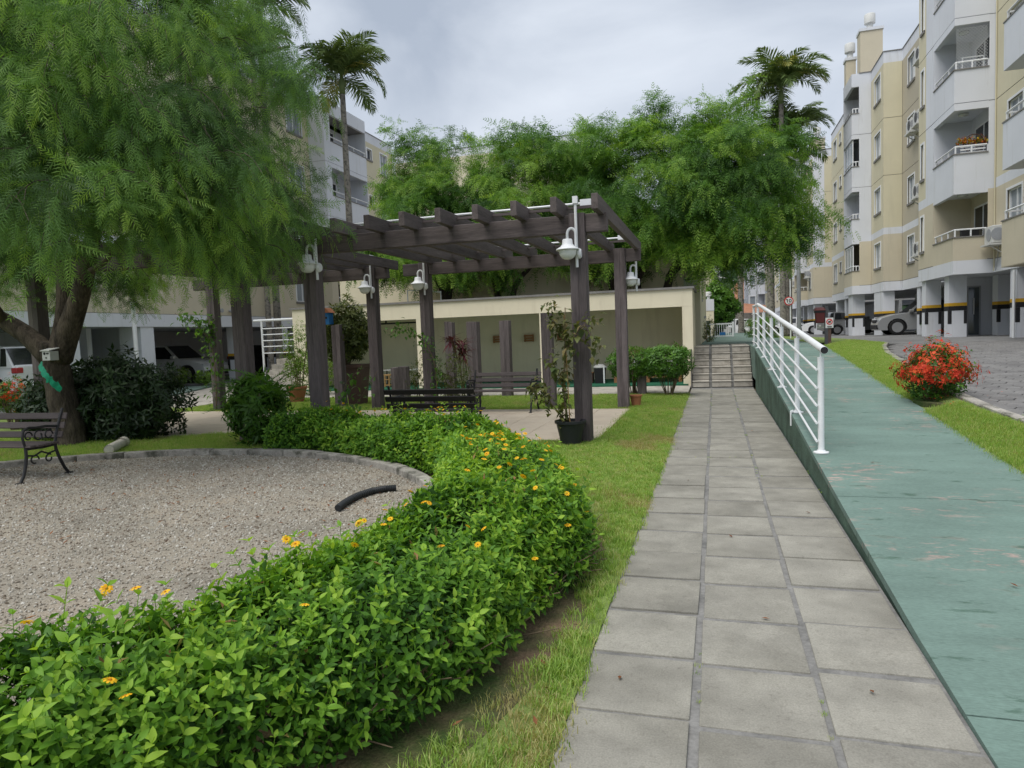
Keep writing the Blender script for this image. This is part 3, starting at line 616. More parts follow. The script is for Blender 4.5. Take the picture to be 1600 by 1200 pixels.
# --- white block at the far end of the road
R3 = thing('apartment_building', 'white apartment block seen far away beside the orange roofed house', 'building', (6, 98, .7), 'apartment blocks of the estate')
facade(R3, (4.35, 98), (5.6, 98), (0, -1), 'white', 'white', [W(.2, .9)]); facade(R3, (6.4, 98), (12, 98), (0, -1), 'yellow', 'yellow', [W(.6, 1.4), W(3.4, 4.2)])
loggia(R3, 5.6, 6.4, 97, 98.2, 6.4, rails=False, low='white'); facade(R3, (4.35, 112), (4.35, 98), (-1, 0), 'white', 'white', [W(2, 3.2), W(6, 7.2)])
b = MB(); b.box(4.4, 12, 98.1, 112, 13.8, 13.95); b.build('roof', M['coping'], R3); b = MB(); b.box(4.4, 12, 98.05, 111, .3, 3.05); b.build('ground_floor', M['white'], R3)
L3 = thing('apartment_building', 'white and cream block rising behind the round green tree past the clubhouse', 'building', (-2, 100, .7), 'apartment blocks of the estate')
facade(L3, (-8, 92), (-.35, 92), (0, -1), 'yellow', 'yellow', [W(5, 6)]); loggia(L3, .75, -.35, 92, 94.5, -.35, side=1, low='white', rails=False); facade(L3, (-.35, 94.5), (-.35, 110), (1, 0), 'white', 'white')
b = MB(); b.box(-8, -.4, 92.1, 110, 13.8, 13.95); b.build('roof', M['coping'], L3); b = MB(); b.box(-8, -.4, 92.05, 110, .3, 3.05); b.build('ground_floor', M['white'], L3)
# --- left-hand block behind the big tree
DZ = -.66
def shift(o_from, dz):
    for o in bpy.data.objects:
        if o.name in o_from: o.location.z += dz
before = {o.name for o in bpy.data.objects}
L1 = thing('apartment_building', 'beige and white apartment block behind the large pepper tree with white columns over parked cars', 'building', (-19.5, 26, .06), 'apartment blocks of the estate')
facade(L1, (-19.5, 10), (-19.5, 21), (1, 0), 'beige', 'yellow', [W(3, 4.1), W(7, 8.1)])
facade(L1, (-19.5, 21.002), (-19.5, 31.4), (1, 0), 'beige', 'yellow', [W(8.6, 9.8)])
loggia(L1, -18.6, -19.9, 32.0, 35.8, -19.5, side=1); facade(L1, (-19.5, 31.4), (-18.6, 31.4), (0, -1), 'beige', 'white'); facade(L1, (-18.6, 31.4), (-18.6, 32), (1, 0), 'beige', 'white')
facade(L1, (-19.5, 35.8), (-19.5, 36.9), (1, 0), 'beige', 'white')
facade(L1, (-19.5, 36.902), (-19.5, 41), (1, 0), 'beige', 'yellow', [W(.7, 1.3, 1.45, 2.05, 'glassd'), W(2.4, 3.3, .9, 2.15)])
facade(L1, (-19.5, 41), (-30, 41), (0, 1), 'beige', 'yellow'); facade(L1, (-30, 10), (-19.5, 10), (0, -1), 'beige', 'yellow')
b = MB(); b.prism([(-19.53, 10.03), (-19.53, 40.97), (-30, 40.97), (-30, 10.03)], 3.056, 3.2); b.build('soffit', M['white'], L1)
b = MB(); b.prism([(-19.53, 10.03), (-19.53, 40.97), (-30, 40.97), (-30, 10.03)], 13.8, 13.95); b.build('roof', M['coping'], L1); b = MB(); b.box(-19.9, -18.75, 32.15, 35.79, 13.8, 13.95); b.build('roof', M['coping'], L1)
for y0, y1 in ((13.2, 13.6), (16.9, 17.4), (19.9, 20.5), (25.6, 26.1), (28.2, 28.7), (31.6, 32.1), (35.8, 36.3), (40, 40.5)):
    pillar(L1, -20.5, -19.54, y0, y1, .72, 3.05, band=y0 > 24)
b = MB(); b.box(-26, -25.8, 10, 41, .4, 3.05); b.box(-25.8, -21, 19.0, 19.2, .5, 3.05); b.build('back_wall', M['white'], L1)
b = MB(); b.box(-22.6, -20.4, 20.4, 20.5, .5, 3.05); b.build('entrance_wall', M['white'], L1)
b = MB()
for y in (18, 24, 30): b.box(-19.9, -19.62, y, y+1.6, 14.49, 15.2)
b.build('roof_glass', M['grey'], L1)
shift([o.name for o in L1.children], DZ)
L2 = thing('apartment_building', 'cream end wall of the next block showing just right of the left-hand block', 'building', (-21, 45.5, .2), 'apartment blocks of the estate')
facade(L2, (-21.9, 45.5), (-21.4, 45.5), (0, -1), 'white', 'white'); facade(L2, (-21.398, 45.5), (-8, 45.5), (0, -1), 'beige', 'yellow', [W(3, 4.2), W(8, 9.2)])
facade(L2, (-8, 45.5), (-8, 60), (1, 0), 'beige', 'yellow'); b = MB(); b.box(-21.9, -8.05, 45.55, 60, 13.8, 13.95); b.build('roof', M['coping'], L2); b = MB(); b.box(-21.8, -8.1, 45.6, 60, .4, 3.05); b.build('ground_floor', M['white'], L2)
# --- clubhouse with open bays
CL = thing('clubhouse', 'low cream clubhouse with open bays behind the pergolas', 'building', (-6.6, 21, 0))
piers = [(-13.2, -12.75), (-8.83, -8.5), (-4.92, -4.66), (-.86, -.58)]
b = MB(); zt, zo = 2.68, 2.2
b.box(-13.2, -.58, 19.7, 19.95, zo, zt)
for x0, x1 in piers: b.box(x0, x1, 19.702, 19.948, .02, zo-.001)
b.box(-.72, -.581, 19.95, 22.3, 0, zt-.001); b.box(-13.19, -13.05, 19.95, 22.3, 0, zt-.001); b.build('front_wall', M['cream'], CL)
b = MB(); b.box(-13.05, -.72, 22.2, 22.35, 0, zt-.002); b.build('back_wall', M['cream'], CL)
b = MB(); b.box(-13.04, -.73, 19.952, 22.198, zo+.06, zo+.2); b.build('ceiling', M['white'], CL)
b = MB(); b.box(-13.04, -.73, 19.6, 22.198, -.02, .06); b.build('carpet', M['carpet'], CL)
b = MB(); b.box(-13.25, -.53, 19.65, 20.0, zt, zt+.06); b.box(-.77, -.53, 20.0, 22.4, zt, zt+.059); b.build('coping', M['coping'], CL)
b = MB(); b.box(-13.0, -.73, 19.96, 22.2, zt-.25, zt-.12); b.build('roof', M['coping'], CL)
b = MB(); b.tube([(-10.6, 20.6, 2.12), (-9.0, 20.6, 2.12)], .03, 6); b.tube([(-10.3, 20.6, 2.12), (-10.3, 20.6, 2.26)], .03, 6); b.build('track_rail', M['black'], CL)
HB = thing('hall', 'tall plain cream hall behind the clubhouse with a small grey sign near its corner', 'building', (-6, 30, 1))
b = MB(); b.box(-14, -.46, 24.2, 41, .5, 4.95); b.build('wall', M['cream'], HB)
b = MB(); b.box(-14.05, -.41, 24.15, 41.05, 4.95, 5.03); b.build('coping', M['coping'], HB)
b = MB(); b.box(-.459, -.43, 27.5, 28.2, 2.6, 3.4); b.box(-.459, -.36, 32, 32.6, 2.0, 2.1); b.build('vent', M['grey'], HB)
b = MB(); b.box(-.98, -.55, 24.16, 24.2, 2.98, 3.28); sg = b.build('sign', M['acw'], HB); b = MB(); b.box(-.96, -.57, 24.155, 24.161, 3.2, 3.26); b.build('sign_stripe', M['darkmetal'], sg)
BG = thing('utility_building', 'little white flat-roofed building with a chimney cowl behind the hall', 'building', (-.5, 44, 1))
b = MB(); b.box(-3, -.05, 44, 48, .9, 2.6); b.build('wall', M['cream'], BG); b = MB(); b.box(-3.02, -.03, 43.98, 48, 2.6, 3.3); b.build('parapet', M['white'], BG)
b = MB(); b.lathe([(.09, 3.3), (.09, 3.5), (.18, 3.52), (.18, 3.72), (.14, 3.78), (0, 3.78)], (-.35, 44.6, 0), 12); b.build('cowl', M['acw'], BG)
b = MB(); b.box(-.75, -.25, 43.96, 43.99, 1.15, 2.0); b.build('window', M['glass'], BG)
HO = thing('house', 'distant house with an orange tiled roof between the two white blocks', 'house', (3.2, 118, 1))
b = MB(); b.box(1.4, 7, 118, 126, .5, 6); b.build('wall', M['oldwall'], HO); b = MB()
b.add([(1.2, 117.6, 5.9), (7.4, 117.6, 5.9), (7.4, 126, 5.9), (1.2, 126, 5.9), (4.3, 121, 9.6), (4.6, 122, 9.6)], [(0,1,4), (1,2,5,4), (2,3,5), (3,0,4,5), (0,1,2,3)]); b.build('roof', M['brick'], HO)
LH = thing('shed', 'low house with a sloping orange tiled porch roof in front of the far wall', 'house', (4, 90, 1))
b = MB(); b.box(3.6, 6, 90, 94, .7, 2.8); b.build('wall', M['brick'], LH); b = MB(); b.add([(3.2, 88.8, 3.0), (6.2, 88.8, 2.8), (6.2, 94, 4.0), (3.2, 94, 4.4), (3.2, 88.8, 3.15), (6.2, 88.8, 2.95), (6.2, 94, 4.15), (3.2, 94, 4.55)], [(0,1,2,3), (4,5,6,7), (0,1,5,4), (1,2,6,5), (2,3,7,6), (3,0,4,7)]); b.build('roof', M['brick'], LH)
FW = thing('boundary_wall', 'weathered grey wall closing off the far end of the drive', 'wall', (3, 84, .7))
b = MB(); b.box(-3, 6, 84, 84.25, .3, 3.0); b.build('wall_face', M['oldwall'], FW); b = MB(); b.box(-3.02, 6.02, 83.97, 84.28, 3.0, 3.08); b.build('coping', M['coping'], FW)
# ------------------------------------------------------------------ pergolas and timber posts
def pergola(label, px0, px1, py0, py1, raf, ry0, ry1):
    t = thing('pergola', label, 'pergola', ((px0+px1)/2, (py0+py1)/2, 0), 'dark timber pergolas over the tiled terrace')
    s_ = .113
    for x in (px0, px1):
        for y in (py0, py1):
            for q, (a, c) in enumerate(((-s_, -.0008), (.0008, s_))):      # each post: two planks side by side
                b = MB(); b.box(x+a, x+c, y-s_, y+s_, -.05, 3.27+rng.uniform(-.004, .004)); b.build('post', M['wood'], t, bevel=.003)
    for y in (py0, py1):
        for x0, x1 in ((px0-.5, px0-s_-.002), (px0+s_+.002, px1-s_-.002), (px1+s_+.002, px1+.42)):
            b = MB(); b.box(x0, x1, y-.075, y+.075, 3.0, 3.255); b.build('beam', M['woodx'], t, bevel=.006)
    for x in raf:
        b = MB(); z0, z1 = 3.225, 3.43; ym = ry0+(ry1-ry0)*rng.uniform(.12, .2)
        b.box(x-.045, x+.045, ry0, ry1, z0, z1); b.build('rafter', M['woody'], t, bevel=.005)
    for y in (py0+.24, py1-.22):
        b = MB(); b.tube([(px0-.3, y, 3.46), (px1+.1, y, 3.46)], .018, 7); b.box(px1+.0, px1+.16, y-.045, y+.045, 3.42, 3.51); b.build('conduit', M['wpaint'], t)
    for y in (py0+.1, py1-.32): b = MB(); b.box(px0-.4, px1+.38, y-.02, y+.02, 3.36, 3.40); b.build('batten', M['woodx'], t)
    return t
PA = pergola('nearer dark timber pergola with the black potted creeper at its front post', -6.16, -1.84, 9.83, 14.35, [-1.5-.56*k for k in range(9)], 9.25, 14.85)
PB = pergola('dark timber pergola half hidden behind the large pepper tree', -11.95, -7.55, 9.83, 14.5, [-7.15-.56*k for k in range(9)], 9.25, 15.0)
def lamp(x, y, z, side, label):
    """white swan-neck lantern on a conduit: built at the origin, neck swings towards (sx, sy)"""
    t = thing('wall_lamp', label, 'lamp', (0, 0, 0), 'white swan-neck lanterns on the pergola posts')
    b = MB(); b.tube([(0, 0, .62), (0, 0, -.32)], .021, 8); b.box(-.035, .035, -.035, .035, .56, .66); b.build('conduit', M['wpaint'], t, local=True, smooth='auto')
    b = MB(); b.lathe([(0, .0), (.07, .0), (.075, .02), (.06, .045), (0, .05)], (.02, .0, -.13), 16, axis='x'); b.build('back_plate', M['wpaint'], t, local=True, smooth='auto')
    b = MB(); b.tube([(0, -.03, -.14), (0, -.05, .0)]+[(-.055*(1-math.cos(a)), -.05-.02*(1-math.cos(a)), .14+.075*math.sin(a)) for a in np.linspace(0, math.pi, 9)]+[(-.11, -.09, .06)], .019, 8); b.build('neck', M['wpaint'], t, local=True, smooth=True)
    b = MB(); b.lathe([(.015, .07), (.062, .068), (.07, .055), (.075, .0), (.10, -.035), (.15, -.062), (.165, -.075), (.16, -.085), (.10, -.07), (.05, -.03), (0, -.02)], (-.11, -.09, 0), 24); b.build('lamp_shade', M['wpaint'], t, local=True, smooth=True)
    b = MB(); b.lathe([(.125, -.075), (.125, -.10), (.115, -.145), (.09, -.185), (.05, -.21), (0, -.215)], (-.11, -.09, 0), 24); b.build('globe', M['globe'], t, local=True, smooth=True)
    t.location = (x, y, z); t.scale = (side, 1, 1) if side < 0 else (1, 1, 1); return t
lamp(-1.84, 9.67, 2.83, 1, 'white swan-neck lantern on the post above the black potted creeper')
lamp(-6.12, 14.19, 2.87, 1, 'white swan-neck lantern on the post standing behind the black slatted bench')
lamp(-7.5, 14.34, 2.87, 1, 'white swan-neck lantern on the post beside the tall planter shrub')
lamp(-5.98, 9.67, 2.9, 1, 'white swan-neck lantern half lost in the pepper tree foliage')
lamp(-1.54, 14.56, 2.72, 1, 'white swan-neck lantern peeping out behind the rear right pergola post')
G = 'short timber posts planted before the clubhouse'
def stub(x, y, h, w, label, d=None):
    t = thing('timber_post', label, 'post', (x, y, 0), G)
    for a, c in ((-w/2, -.001), (.001, w/2)):
        b = MB(); b.box(x+a, x+c, y-w/2, y+w/2, -.05, h+rng.uniform(-.012, .012)); b.build('plank', M['wood'], t, bevel=.004)
stub(-6.02, 17, 1.98, .28, 'tall timber post right of the red leaved cordyline')
stub(-5.18, 17.1, 1.98, .25, 'tall timber post with a dark knot standing in front of a wooden wall lamp')
stub(-4.0, 16.8, 2.1, .26, 'tallest short timber post, against a cream pier of the clubhouse')
stub(-6.75, 17.2, 2.0, .22, 'timber post behind the red leaved cordyline')
stub(-8.42, 17.3, .82, .22, 'knee-high timber stump, left one of the touching pair')
stub(-8.14, 17.2, .86, .24, 'knee-high timber stump, right one of the touching pair')
stub(-1.74, 17.15, .84, .2, 'low timber post inside the green clipped shrubs')
stub(-3.42, 14.5, .9, .22, 'low timber post at the right end of the grey slatted bench')
stub(-8.75, 14.9, 2.0, .22, 'grey timber post just right of the dark front pergola post')
# ------------------------------------------------------------------ benches
def bench(label, L, slat, loc, rz):
    t = thing('bench', label, 'bench', (0, 0, 0), 'slatted park benches with cast iron ends')
    for i in range(4): b = MB(); y = -.22+.105*i; b.box(-L/2, L/2, y-.043, y+.043, .42+.004*abs(i-1.5), .448+.004*abs(i-1.5)); b.build('seat_slat', M[slat], t, bevel=.006, local=True)
    for i in range(3):
        z = .53+.115*i; y = .2+.045*i; b = MB(); b.bar((-L/2, y, z), (L/2, y, z), .026, .085, (0, .35, 1)); b.build('back_slat', M[slat], t, bevel=.006, local=True)
    for s_ in (-1, 1):
        x = s_*(L/2-.09); b = MB(); T = lambda p, r=.017: b.tube([(x, q, w) for q, w in p], r, 7)
        T([(-.36, 0), (-.31, .08), (-.27, .2), (-.25, .32), (-.25, .42)], .02); T([(.33, 0), (.27, .09), (.21, .22), (.17, .34), (.16, .42)], .02)
        T([(-.25, .41), (0, .40), (.16, .41)], .018); T([(.16, .40), (.19, .55), (.25, .72), (.31, .86)], .019)
        T([(-.25, .42), (-.28, .55), (-.26, .64), (-.19, .67), (-.1, .66), (.05, .66), (.2, .64)], .016)
        for cy, cz, r, a0, a1 in ((-.2, .565, .055, 0, 5.5), (-.06, .555, .07, 1, 7), (.08, .55, .06, 0, 6), (-.14, .26, .06, 0, 5), (.06, .25, .055, 1, 6.5)):
            T([(cy+r*(1-.06*a)*math.cos(a), cz+r*(1-.06*a)*math.sin(a)) for a in np.linspace(a0, a1, 12)], .010)
        T([(-.25, .33), (-.14, .31), (-.04, .35), (.05, .31), (.17, .33)], .012)
        b.box(x-.03, x+.03, -.40, -.32, 0, .015); b.box(x-.03, x+.03, .29, .37, 0, .015)
        b.build('end_frame', M['iron'], t, local=True, smooth='auto')
    t.location = loc; t.rotation_euler = (0, 0, rz); return t
bench('grey slatted bench with curled iron legs at the edge of the gravel', 1.75, 'bslat', (-8.96, 6.62, .012), rad(2))
bench('black slatted bench seen from behind over the flowering hedge', 1.5, 'bslatd', (-4.28, 10.15, .012), rad(181))
bench('grey slatted bench on the far edge of the terrace', 1.55, 'bslat', (-4.28, 13.75, .012), rad(0))
# ------------------------------------------------------------------ handrail on the ramp
HR = thing('handrail', 'white metal handrail climbing the green ramp', 'handrail', (1.02, 7.6, 0))
py = [7.58, 9.7, 11.85, 13.9, 16, 18.07]; pz = [zramp(y) for y in py]; X = 1.02
for y, z in zip(py, pz):
    b = MB(); b.tube([(X, y, z-.02), (X, y, z+.975)], .031, 12); b.tube([(X, y, z+.975), (X, y, z+1.05)], .009, 6); p = b.build('post', M['wpaint'], HR, smooth='auto')
    b = MB(); b.lathe([(.075, z), (.075, z+.012), (.045, z+.016), (.04, z+.03), (0, z+.03)], (X, y, 0), 18); b.build('base_plate', M['wpaint'], p, smooth='auto')
b = MB(); b.tube([(X, 7.33, pz[0]+1.055)]+[(X, y, z+1.07) for y, z in zip(py, pz)]+[(X, 18.6, 2.10), (X, 20, 2.12)], .036, 14); b.build('top_rail', M['wpaint'], HR, smooth='auto')
b = MB(); b.lathe([(0, -.004), (.034, -.004), (.034, .01), (0, .01)], (X, 7.328, pz[0]+1.055), 14, axis='y'); b.build('end_cap', M['black'], HR)
for h in (.855, .67, .49, .31, .125):
    b = MB(); b.tube([(X-.045, 7.55, pz[0]+h)]+[(X-.045, y, z+h) for y, z in zip(py, pz)]+[(X-.045, 20, 1.05+h)], .0125, 8); b.build('rail', M['wpaint'], HR, smooth='auto')
b = MB(); b.tube([(X, 19.98, 1.05), (X, 19.98, 2.12)], .031, 10); b.build('post', M['wpaint'], HR, smooth='auto')
b = MB(); b.tube([(X-.06, 9.66, pz[1]+.03), (X-.09, 9.6, pz[1]+.03), (X-.09, 9.6, pz[1]-.16)], .012, 6); b.build('cable', M['wpaint'], HR)
HL = thing('handrail', 'white metal railing on the steps left of the clubhouse', 'handrail', (-13.8, 20, 0))
b = MB(); b.tube([(-14.9, 20, 2.4), (-13.0, 20, 2.4)], .04, 8); b.build('top_rail', M['wpaint'], HL)
for x in (-14.6, -13.1): b = MB(); b.tube([(x, 20, .3), (x, 20, 2.4)], .035, 8); b.build('post', M['wpaint'], HL)
for z in (2.12, 1.92, 1.72, 1.52, 1.3): b = MB(); b.tube([(-14.6, 20, z), (-13.05, 20, z)], .02, 6); b.build('rail', M['wpaint'], HL)
SL = MB()
for i in range(6): SL.box(-14.6, -13.25, 19.2+.3*i, 21.5, -.05, .18*(i+1))
o = SL.build('steps', M['stair'], kind='structure')
CR = thing('roof_railing', 'thin white railing on the roof of the clubhouse', 'railing', (-9.5, 21.5, 2.5)); b = MB()
b.tube([(-9.9, 21.5, 2.5), (-9.9, 21.5, 3.22), (-9.2, 21.5, 3.18), (-8.7, 21.5, 3.1)], .025, 6); b.tube([(-9.2, 21.5, 2.5), (-9.2, 21.5, 3.18)], .02, 6); b.tube([(-8.7, 21.5, 2.5), (-8.7, 21.5, 3.14)], .02, 6); b.build('rails', M['wpaint'], CR)
# ------------------------------------------------------------------ clubhouse contents
for x, lb in ((-6.98, 'wooden slatted wall lamp half hidden by the knotted timber post'), (-5.9, 'wooden slatted wall lamp alone in the middle bay of the clubhouse'), (-4.78, 'wooden slatted wall lamp right of the slim cream pier'), (-5.05, None)):
    if lb is None: continue
    t = thing('wall_light', lb, 'lamp', (x, 22.2, 1.4), 'wooden wall lamps in the clubhouse')
    for z in (1.36, 1.44, 1.52): b = MB(); b.box(x-.15, x+.15, 22.05, 22.075, z, z+.06); b.build('slat', M['wallwood'], t)
    b = MB(); b.box(x-.15, x-.13, 22.075, 22.2, 1.35, 1.59); b.box(x+.13, x+.15, 22.075, 22.2, 1.35, 1.59); b.build('side_panel', M['wallwood'], t)
t = thing('waste_bin', 'black bin with a pale lid beside the pallet bench in the clubhouse', 'bin', (-3.3, 20.6, .06))
b = MB(); b.add([(-3.45,20.45,.06),(-3.2,20.45,.06),(-3.2,20.75,.06),(-3.45,20.75,.06),(-3.48,20.42,.52),(-3.17,20.42,.52),(-3.17,20.78,.52),(-3.48,20.78,.52)], [(0,3,2,1),(4,5,6,7),(0,1,5,4),(1,2,6,5),(2,3,7,6),(3,0,4,7)]); b.build('body', M['black'], t)
b = MB(); b.lathe([(.2, .52), (.2, .55), (.1, .62), (0, .63)], (-3.325, 20.6, 0), 14); b.build('lid', M['acw'], t); b = MB(); b.box(-3.2, -3.16, 20.4, 20.44, .06, .56); b.build('strap', M['wpaint'], t)
t = thing('pallet_bench', 'white pallet bench behind the clipped shrubs in the clubhouse', 'bench', (-2, 20.9, .06))
for i in range(4): b = MB(); b.box(-2.9, -.95, 21.2, 21.225, .28+.11*i, .35+.11*i); b.build('back_slat', M['wpaint'], t)
for i in range(5): b = MB(); b.box(-2.9, -.95, 20.5+.14*i, 20.6+.14*i, .2, .225); b.build('seat_slat', M['wallwood'], t)
for x in (-2.9, -1.95, -1.03): b = MB(); b.box(x, x+.09, 20.5, 21.2, .06, .2); b.build('bearer', M['wallwood'], t)
for x in (-2.8, -1.1): b = MB(); b.box(x, x+.07, 21.226, 21.27, .06, .72); b.build('upright', M['wpaint'], t)
t = thing('bin_box', 'small brown box on the clubhouse floor left of the black bin', 'box', (-3.65, 20.7, .06)); b = MB(); b.box(-3.8, -3.55, 20.6, 20.85, .061, .36); b.build('body', M['brown'], t, bevel=.01); b = MB(); b.box(-3.82, -3.53, 20.58, 20.87, .36, .385); b.build('lid', M['wallwood'], t)
t = thing('stool', 'bamboo stool under the table in the left clubhouse bay', 'stool', (-10.25, 20.5, .06))
b = MB(); b.lathe([(.16, .42), (.17, .44), (.16, .47), (0, .47)], (-10.25, 20.5, 0), 14); b.build('seat', M['bamboo'], t)
for a in range(6): c_, s_ = math.cos(a*1.047), math.sin(a*1.047); b = MB(); b.tube([(-10.25+.15*c_, 20.5+.15*s_, .06), (-10.25+.14*c_, 20.5+.14*s_, .43)], .024, 7); b.build('leg', M['bamboo'], t)
for z in (.12, .3): b = MB(); b.tube([(-10.25+.15*math.cos(a), 20.5+.15*math.sin(a), z) for a in np.linspace(0, 6.2832, 13)], .018, 6); b.build('ring', M['bamboo'], t)
t = thing('table', 'pale folding table in the left clubhouse bay', 'table', (-9.8, 20.9, .06)); b = MB(); b.box(-10.5, -8.95, 20.6, 21.3, .58, .61); b.build('tabletop', M['acw'], t)
for x in (-10.4, -9.05):
    for y in (20.68, 21.2): b = MB(); b.tube([(x, y, .06), (x, y, .58)], .018, 6); b.build('leg', M['black'], t)
# ------------------------------------------------------------------ pots, pipes and small things
def pot(name, label, x, y, z, r0, r1, h, m, cat='pot'):
    t = thing(name, label, cat, (x, y, z)); b = MB()
    b.lathe([(0, 0), (r0, 0), (r0*.5+r1*.5, h*.5), (r1, h*.9), (r1+.018, h*.9), (r1+.02, h), (r1-.02, h), (r1-.03, h*.88), (0, h*.88)], (x, y, z), 24)
    b.build('pot', M[m], t, smooth='auto'); b = MB(); b.lathe([(0, 0), (r1-.03, 0), (0, .02)], (x, y, z+h*.885), 16); b.build('soil', M['soil'], t); return t
t = thing('drain_pipe', 'dirty white plastic pipe lying by the gravel kerb under the dark shrub', 'pipe', (-8.9, 8.45, 0))
p0, p1 = Vector((-8.92, 8.3, .085)), Vector((-9.35, 9.0, .09)); d = (p1-p0).normalized()
b = MB(); b.tube([p0, p1], .075, 18, cap=False); b.tube([p0+d*.004, p0+d*.006], .07, 18); b.build('tube', M['pvc'], t, smooth='auto'); b = MB(); b.tube([p1-d*.16, p1+d*.02], .088, 18, cap=False); b.tube([p1-d*.02, p1-d*.018], .074, 18); b.build('socket', M['pvc'], t, smooth='auto')
t = thing('hose', 'black ribbed hose lying on the gravel near the kerb', 'hose', (-3.45, 6, 0)); pts = [(-3.40, 5.62), (-3.44, 5.8), (-3.46, 5.98), (-3.46, 6.15), (-3.42, 6.32), (-3.33, 6.45), (-3.22, 6.5)]
ct = []
for i in range(6):
    for q in range(14): f = q/14; ct.append((pts[i][0]*(1-f)+pts[i+1][0]*f, pts[i][1]*(1-f)+pts[i+1][1]*f, .05))
b = MB(); b.tube(ct, [.037 if i % 2 else .031 for i in range(len(ct))], 12); b.build('ribbed_tube', M['hose'], t, smooth='auto')
t = thing('planter_box', 'tall tapered brown planter at the rear of the terrace holding a bushy citrus', 'planter', (-8.62, 15.5, 0)); b = MB(); b.add([(-8.78,15.3,0),(-8.44,15.3,0),(-8.44,15.64,0),(-8.78,15.64,0),(-8.86,15.22,.98),(-8.36,15.22,.98),(-8.36,15.72,.98),(-8.86,15.72,.98)], [(0,3,2,1),(4,5,6,7),(0,1,5,4),(1,2,6,5),(2,3,7,6),(3,0,4,7)]); b.build('body', M['brown'], t, bevel=.01)
b = MB(); b.box(-8.89, -8.33, 15.19, 15.75, .93, 1.02); b.build('rim', M['brown'], t, bevel=.01)
pot('plant_pot', 'black plastic pot holding a spindly creeper against the pergola post', -1.99, 9.58, 0, .14, .205, .36, 'pot')
pot('plant_pot', 'terracotta pot with a slender shrub behind the rear edge of the terrace', -10.85, 16.2, 0, .17, .26, .43, 'terra')
pot('plant_pot', 'little terracotta pot hiding behind the rear right pergola post', -1.62, 14.62, 0, .09, .12, .24, 'terra')
t = thing('feed_box', 'small grey white box with printed marks fixed to the pepper tree trunk', 'box', (-10.55, 8.9, 1.47)); X0, Y0 = -10.56, 8.84
b = MB(); b.box(X0-.085, X0+.085, Y0-.08, Y0+.08, 1.47, 1.625); b.build('body', M['acw'], t, bevel=.004)
b = MB(); zs = ((X0-.1, Y0-.1, 1.626), (X0+.1, Y0-.1, 1.626), (X0+.1, Y0+.09, 1.665), (X0-.1, Y0+.09, 1.665)); b.add(list(zs)+[(x, y, z+.014) for x, y, z in zs], [(0,1,2,3), (4,5,6,7), (0,1,5,4), (1,2,6,5), (2,3,7,6), (3,0,4,7)]); b.build('lid', M['acw'], t)
b = MB(); b.lathe([(0, 0), (.022, 0), (.022, .004), (0, .004)], (X0-.03, Y0-.084, 1.585), 14, axis='y'); b.box(X0+.01, X0+.06, Y0-.084, Y0-.080, 1.575, 1.595); b.lathe([(0, 0), (.014, 0), (.014, .004), (0, .004)], (X0, Y0-.084, 1.515), 12, axis='y'); b.build('marks', M['black'], t)
t = thing('ribbon', 'frayed green ribbon tied around the pepper tree trunk', 'ribbon', (-10.8, 8.7, 1.3)); vs = []
for i in range(15):
    f = i/14; cx, cz = -10.60+.40*f, 1.42-.42*f+.02*math.sin(i*2.2); w = .065+.012*math.sin(i*1.7); y = 8.67-.06*math.sin(f*3.1)+.012*math.sin(i*2.9)
    vs += [(cx-w*.6, y, cz-w*.7), (cx, y-.015*math.sin(i*3.), cz), (cx+w*.6, y, cz+w*.7)]
b = MB(); b.add(vs, [(i*3+q, i*3+q+1, i*3+q+4, i*3+q+3) for i in range(14) for q in range(2)]); b.build('band', M['greenrib'], t, smooth=True)
t = thing('lantern', 'hanging garden lantern with a brown roof behind the left pergola post', 'lantern', (-10.95, 14.4, 2.4)); b = MB(); b.lathe([(.17, 2.72), (.13, 2.78), (.05, 2.84), (0, 2.85)], (-10.95, 14.4, 0), 6); b.lathe([(0, 2.42), (.10, 2.42), (.10, 2.45), (0, 2.45)], (-10.95, 14.4, 0), 6); b.build('roof', M['brown'], t); b = MB(); b.lathe([(.075, 2.45), (.095, 2.72)], (-10.95, 14.4, 0), 6); b.build('glass', M['globe'], t); b = MB(); b.tube([(-10.95, 14.4, 2.85), (-10.95, 14.4, 3.0)], .008, 5); b.build('hook', M['black'], t)
t = thing('birdhouse', 'blue birdhouse with a terracotta roof on the grey timber post', 'birdhouse', (-8.980, 14.9, 2.0)); b = MB(); b.box(-9.052, -8.908, 14.8, 15, 2.02, 2.3); b.build('body', M['blue'], t); b = MB(); b.add([(-9.100, 14.76, 2.3), (-8.860, 14.76, 2.3), (-8.860, 15.04, 2.3), (-9.100, 15.04, 2.3), (-8.980, 14.76, 2.42), (-8.980, 15.04, 2.42)], [(0,1,4), (2,3,5), (0,4,5,3), (1,2,5,4), (0,1,2,3)]); b.build('roof', M['terra'], t); b = MB(); b.lathe([(0, 0), (.03, 0), (0, .005)], (-8.980, 14.796, 2.18), 10, axis='y'); b.build('entrance_hole', M['black'], t)
